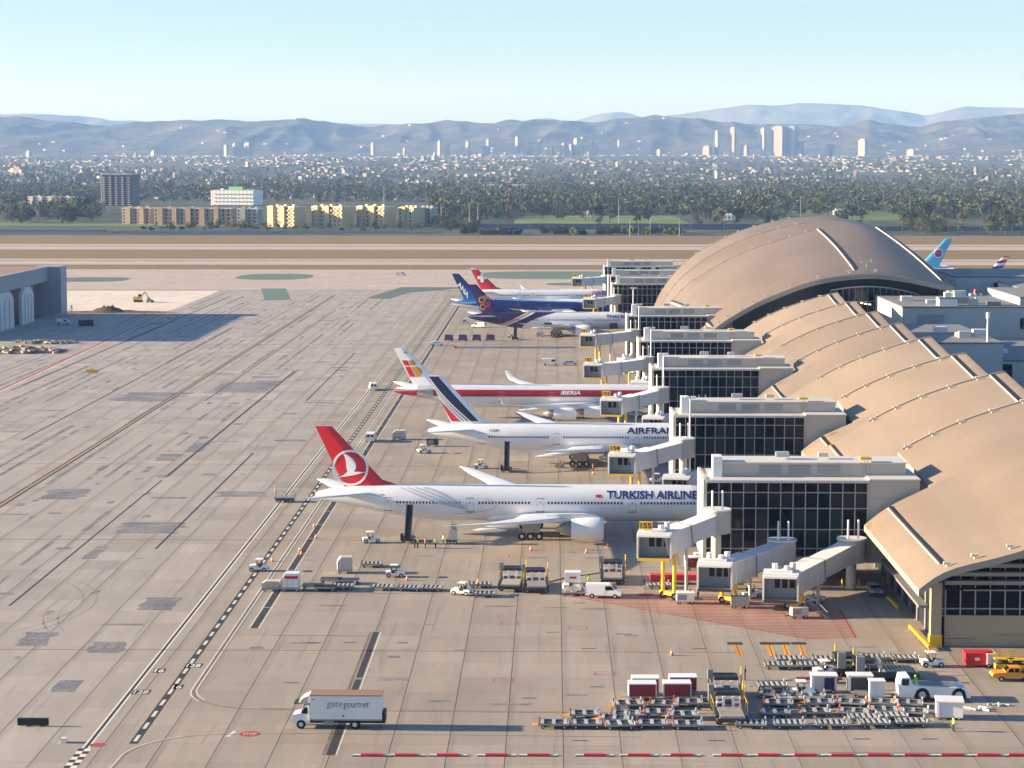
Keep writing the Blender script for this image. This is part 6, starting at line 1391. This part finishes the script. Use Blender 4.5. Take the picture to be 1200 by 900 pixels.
# ================================================================ the city: far blocks and towers
mat('c_white', (.27, .255, .235), .7); mat('c_cream', (.21, .18, .145), .7); mat('c_pink', (.27, .18, .15), .7); mat('c_grey', (.19, .20, .22), .6); mat('c_glass', (.12, .16, .22), .25)
b = MB(); r2 = random.Random(21)
for k in range(6500):
    py = 183+40*r2.random()**1.6; px = r2.uniform(-60, 1260)
    if noise.noise(Vector((px/120, py/3.0, 8))) < -.12: continue
    if py > 207 and r2.random() < .82: continue
    dd = 160000/(py-173.5); p = ray(px, 185); p = Vector((p.x, p.y)).normalized()*min(dd, 11500); x, y = p.x, p.y
    if y < 2600: continue
    z = ter(x, y); w_ = r2.uniform(4, 12)*(1 if y < 6000 else 1.5); h = r2.uniform(2.0, 4)+(r2.random() < .04)*r2.uniform(5, 16); b.cur = r2.choice((0, 0, 1, 1, 2, 3)); b.cb((x, y, z+h/2), (w_, w_*r2.uniform(.6, 1.4), h+2), r2.uniform(-.95, -.25))
for k in range(120):      # villas on the slopes
    px = r2.uniform(-40, 1240); t = r2.uniform(.12, .62); D = lerp(10200, 14200, t); d = ray(px, 185); d = Vector((d.x, d.y)).normalized()
    b.cur = r2.choice((0, 1, 2)); vs_, nx_, ny_ = HV['hills']; ii = int((px+380)/1960*nx_); jj = int(t*ny_); x, y, z = vs_[jj*(nx_+1)+ii]
    if r2.random() < .45+(.5 if px > 1000 else 0): b.cb((x, y, z+3), (r2.uniform(10, 24), 16, r2.uniform(8, 13)), r2.uniform(-.95, -.25))
b.build('city_blocks', ['c_white', 'c_cream', 'c_pink', 'c_grey'], kind='stuff')
def tower(px, yt, yb, wpx, m, label):
    d = ray(px, 185); d = Vector((d.x, d.y)).normalized(); D = 10400.0; x, y = d.x*D, d.y*D; zb = PY(px, yb, y).z; zt = PY(px, yt, y).z; w_ = wpx*D/2500
    A = T('city_tower', label, 'tower', (x, y, min(zb, ter(x, y))-4), R(-40)); h = zt-A.location.z; box('shaft', -w_/2, w_/2, -w_*.35, w_*.35, 0, h, m, A); box('crown', -w_*.33, w_*.33, -w_*.22, w_*.22, h, h+6, m, A); b = MB()
    for q in range(int(h/9)): b.box(-w_/2-.4, w_/2+.4, -w_*.35-.5, -w_*.35+.2, 6+q*9, 9+q*9)
    b.build('window_bands', 'c_grey' if m != 'c_glass' else m, A, kind='stuff')
TW = [(840, 154, 181, 4, 'c_grey', 'slender grey glass tower at the edge of the tower cluster'), (859, 150, 181, 6, 'c_pink', 'tall slim tower with pink sunlit side'), (829, 172, 182, 9, 'c_cream', 'short cream block below the tower cluster'), (873, 171, 180, 9, 'c_pink', 'short pinkish block between the tall towers'), (894, 151, 180, 5, 'c_white', 'slender white sunlit tower beside the broad twin tower'), (913, 149, 181, 15, 'c_cream', 'broad twin tower, widest of the cluster'), (928, 149, 180, 12, 'c_glass', 'dark glass slab behind the broad twin tower'), (937, 167, 181, 8, 'c_pink', 'stepped pink block beside the dark glass slab'), (971, 170, 179, 5, 'c_cream', 'small cream tower, first of a close pair'), (977, 170, 179, 5, 'c_white', 'small white tower, second of a close pair'), (1011, 164, 180, 9, 'c_white', 'white sunlit tower standing alone right of the cluster'), (1068, 176, 181, 9, 'c_white', 'low white block on the plain beyond the hall'),
      (265, 171, 184, 4, 'c_white', 'small white tower, first of the left group'), (275, 169, 185, 4, 'c_grey', 'grey tower between white towers of the left group'), (281, 174, 187, 5, 'c_white', 'white tower in the middle of the left group'), (291, 168, 188, 8, 'c_cream', 'largest cream tower of the left group'), (361, 182, 190, 8, 'c_cream', 'cream block right of the left tower group'), (34, 178, 190, 6, 'c_cream', 'small cream tower far left of the plain'), (39, 184, 193, 7, 'c_pink', 'pink block beside the small cream tower'), (180, 178, 184, 6, 'c_white', 'small pale block behind the dark high rise'),
      (437, 168, 178, 4, 'c_cream', 'thin tower at the foot of the hills behind the apartments'), (474, 174, 180, 3, 'c_pink', 'small pinkish tower at the hill foot'), (515, 166, 178, 4, 'c_grey', 'grey tower of the central boulevard row'), (524, 169, 179, 5, 'c_white', 'white tower beside the grey boulevard tower'), (548, 167, 180, 4, 'c_white', 'slender white tower of the boulevard row'), (572, 164, 178, 4, 'c_cream', 'cream tower of the boulevard row'), (567, 172, 179, 5, 'c_pink', 'short pink block beside the cream boulevard tower'), (606, 161, 173, 4, 'c_pink', 'high pink tower on the rise'), (617, 168, 179, 5, 'c_white', 'bright white tower beneath the pink tower'), (622, 173, 180, 4, 'c_cream', 'short cream tower beside the bright white tower'), (632, 165, 175, 4, 'c_pink', 'pink tower right of the bright white tower'), (645, 173, 178, 7, 'c_pink', 'low pink pair of blocks'), (660, 169, 176, 4, 'c_white', 'white slim block near the low pink pair'), (668, 170, 179, 8, 'c_cream', 'broad bright cream tower of the row'), (675, 163, 171, 5, 'c_white', 'white tower above the broad cream tower'), (680, 176, 181, 6, 'c_cream', 'small cream block below the white tower'), (693, 167, 178, 4, 'c_pink', 'tall thin pink tower towards the right of the row'), (699, 167, 176, 2.5, 'c_grey', 'very thin grey tower'), (725, 165, 179, 2.5, 'c_white', 'very thin white tower standing alone'), (772, 176, 183, 6, 'c_white', 'white block left of the tower cluster'), (735, 186, 192, 6, 'c_cream', 'cream block low on the plain')]
for t_ in TW: tower(*t_)
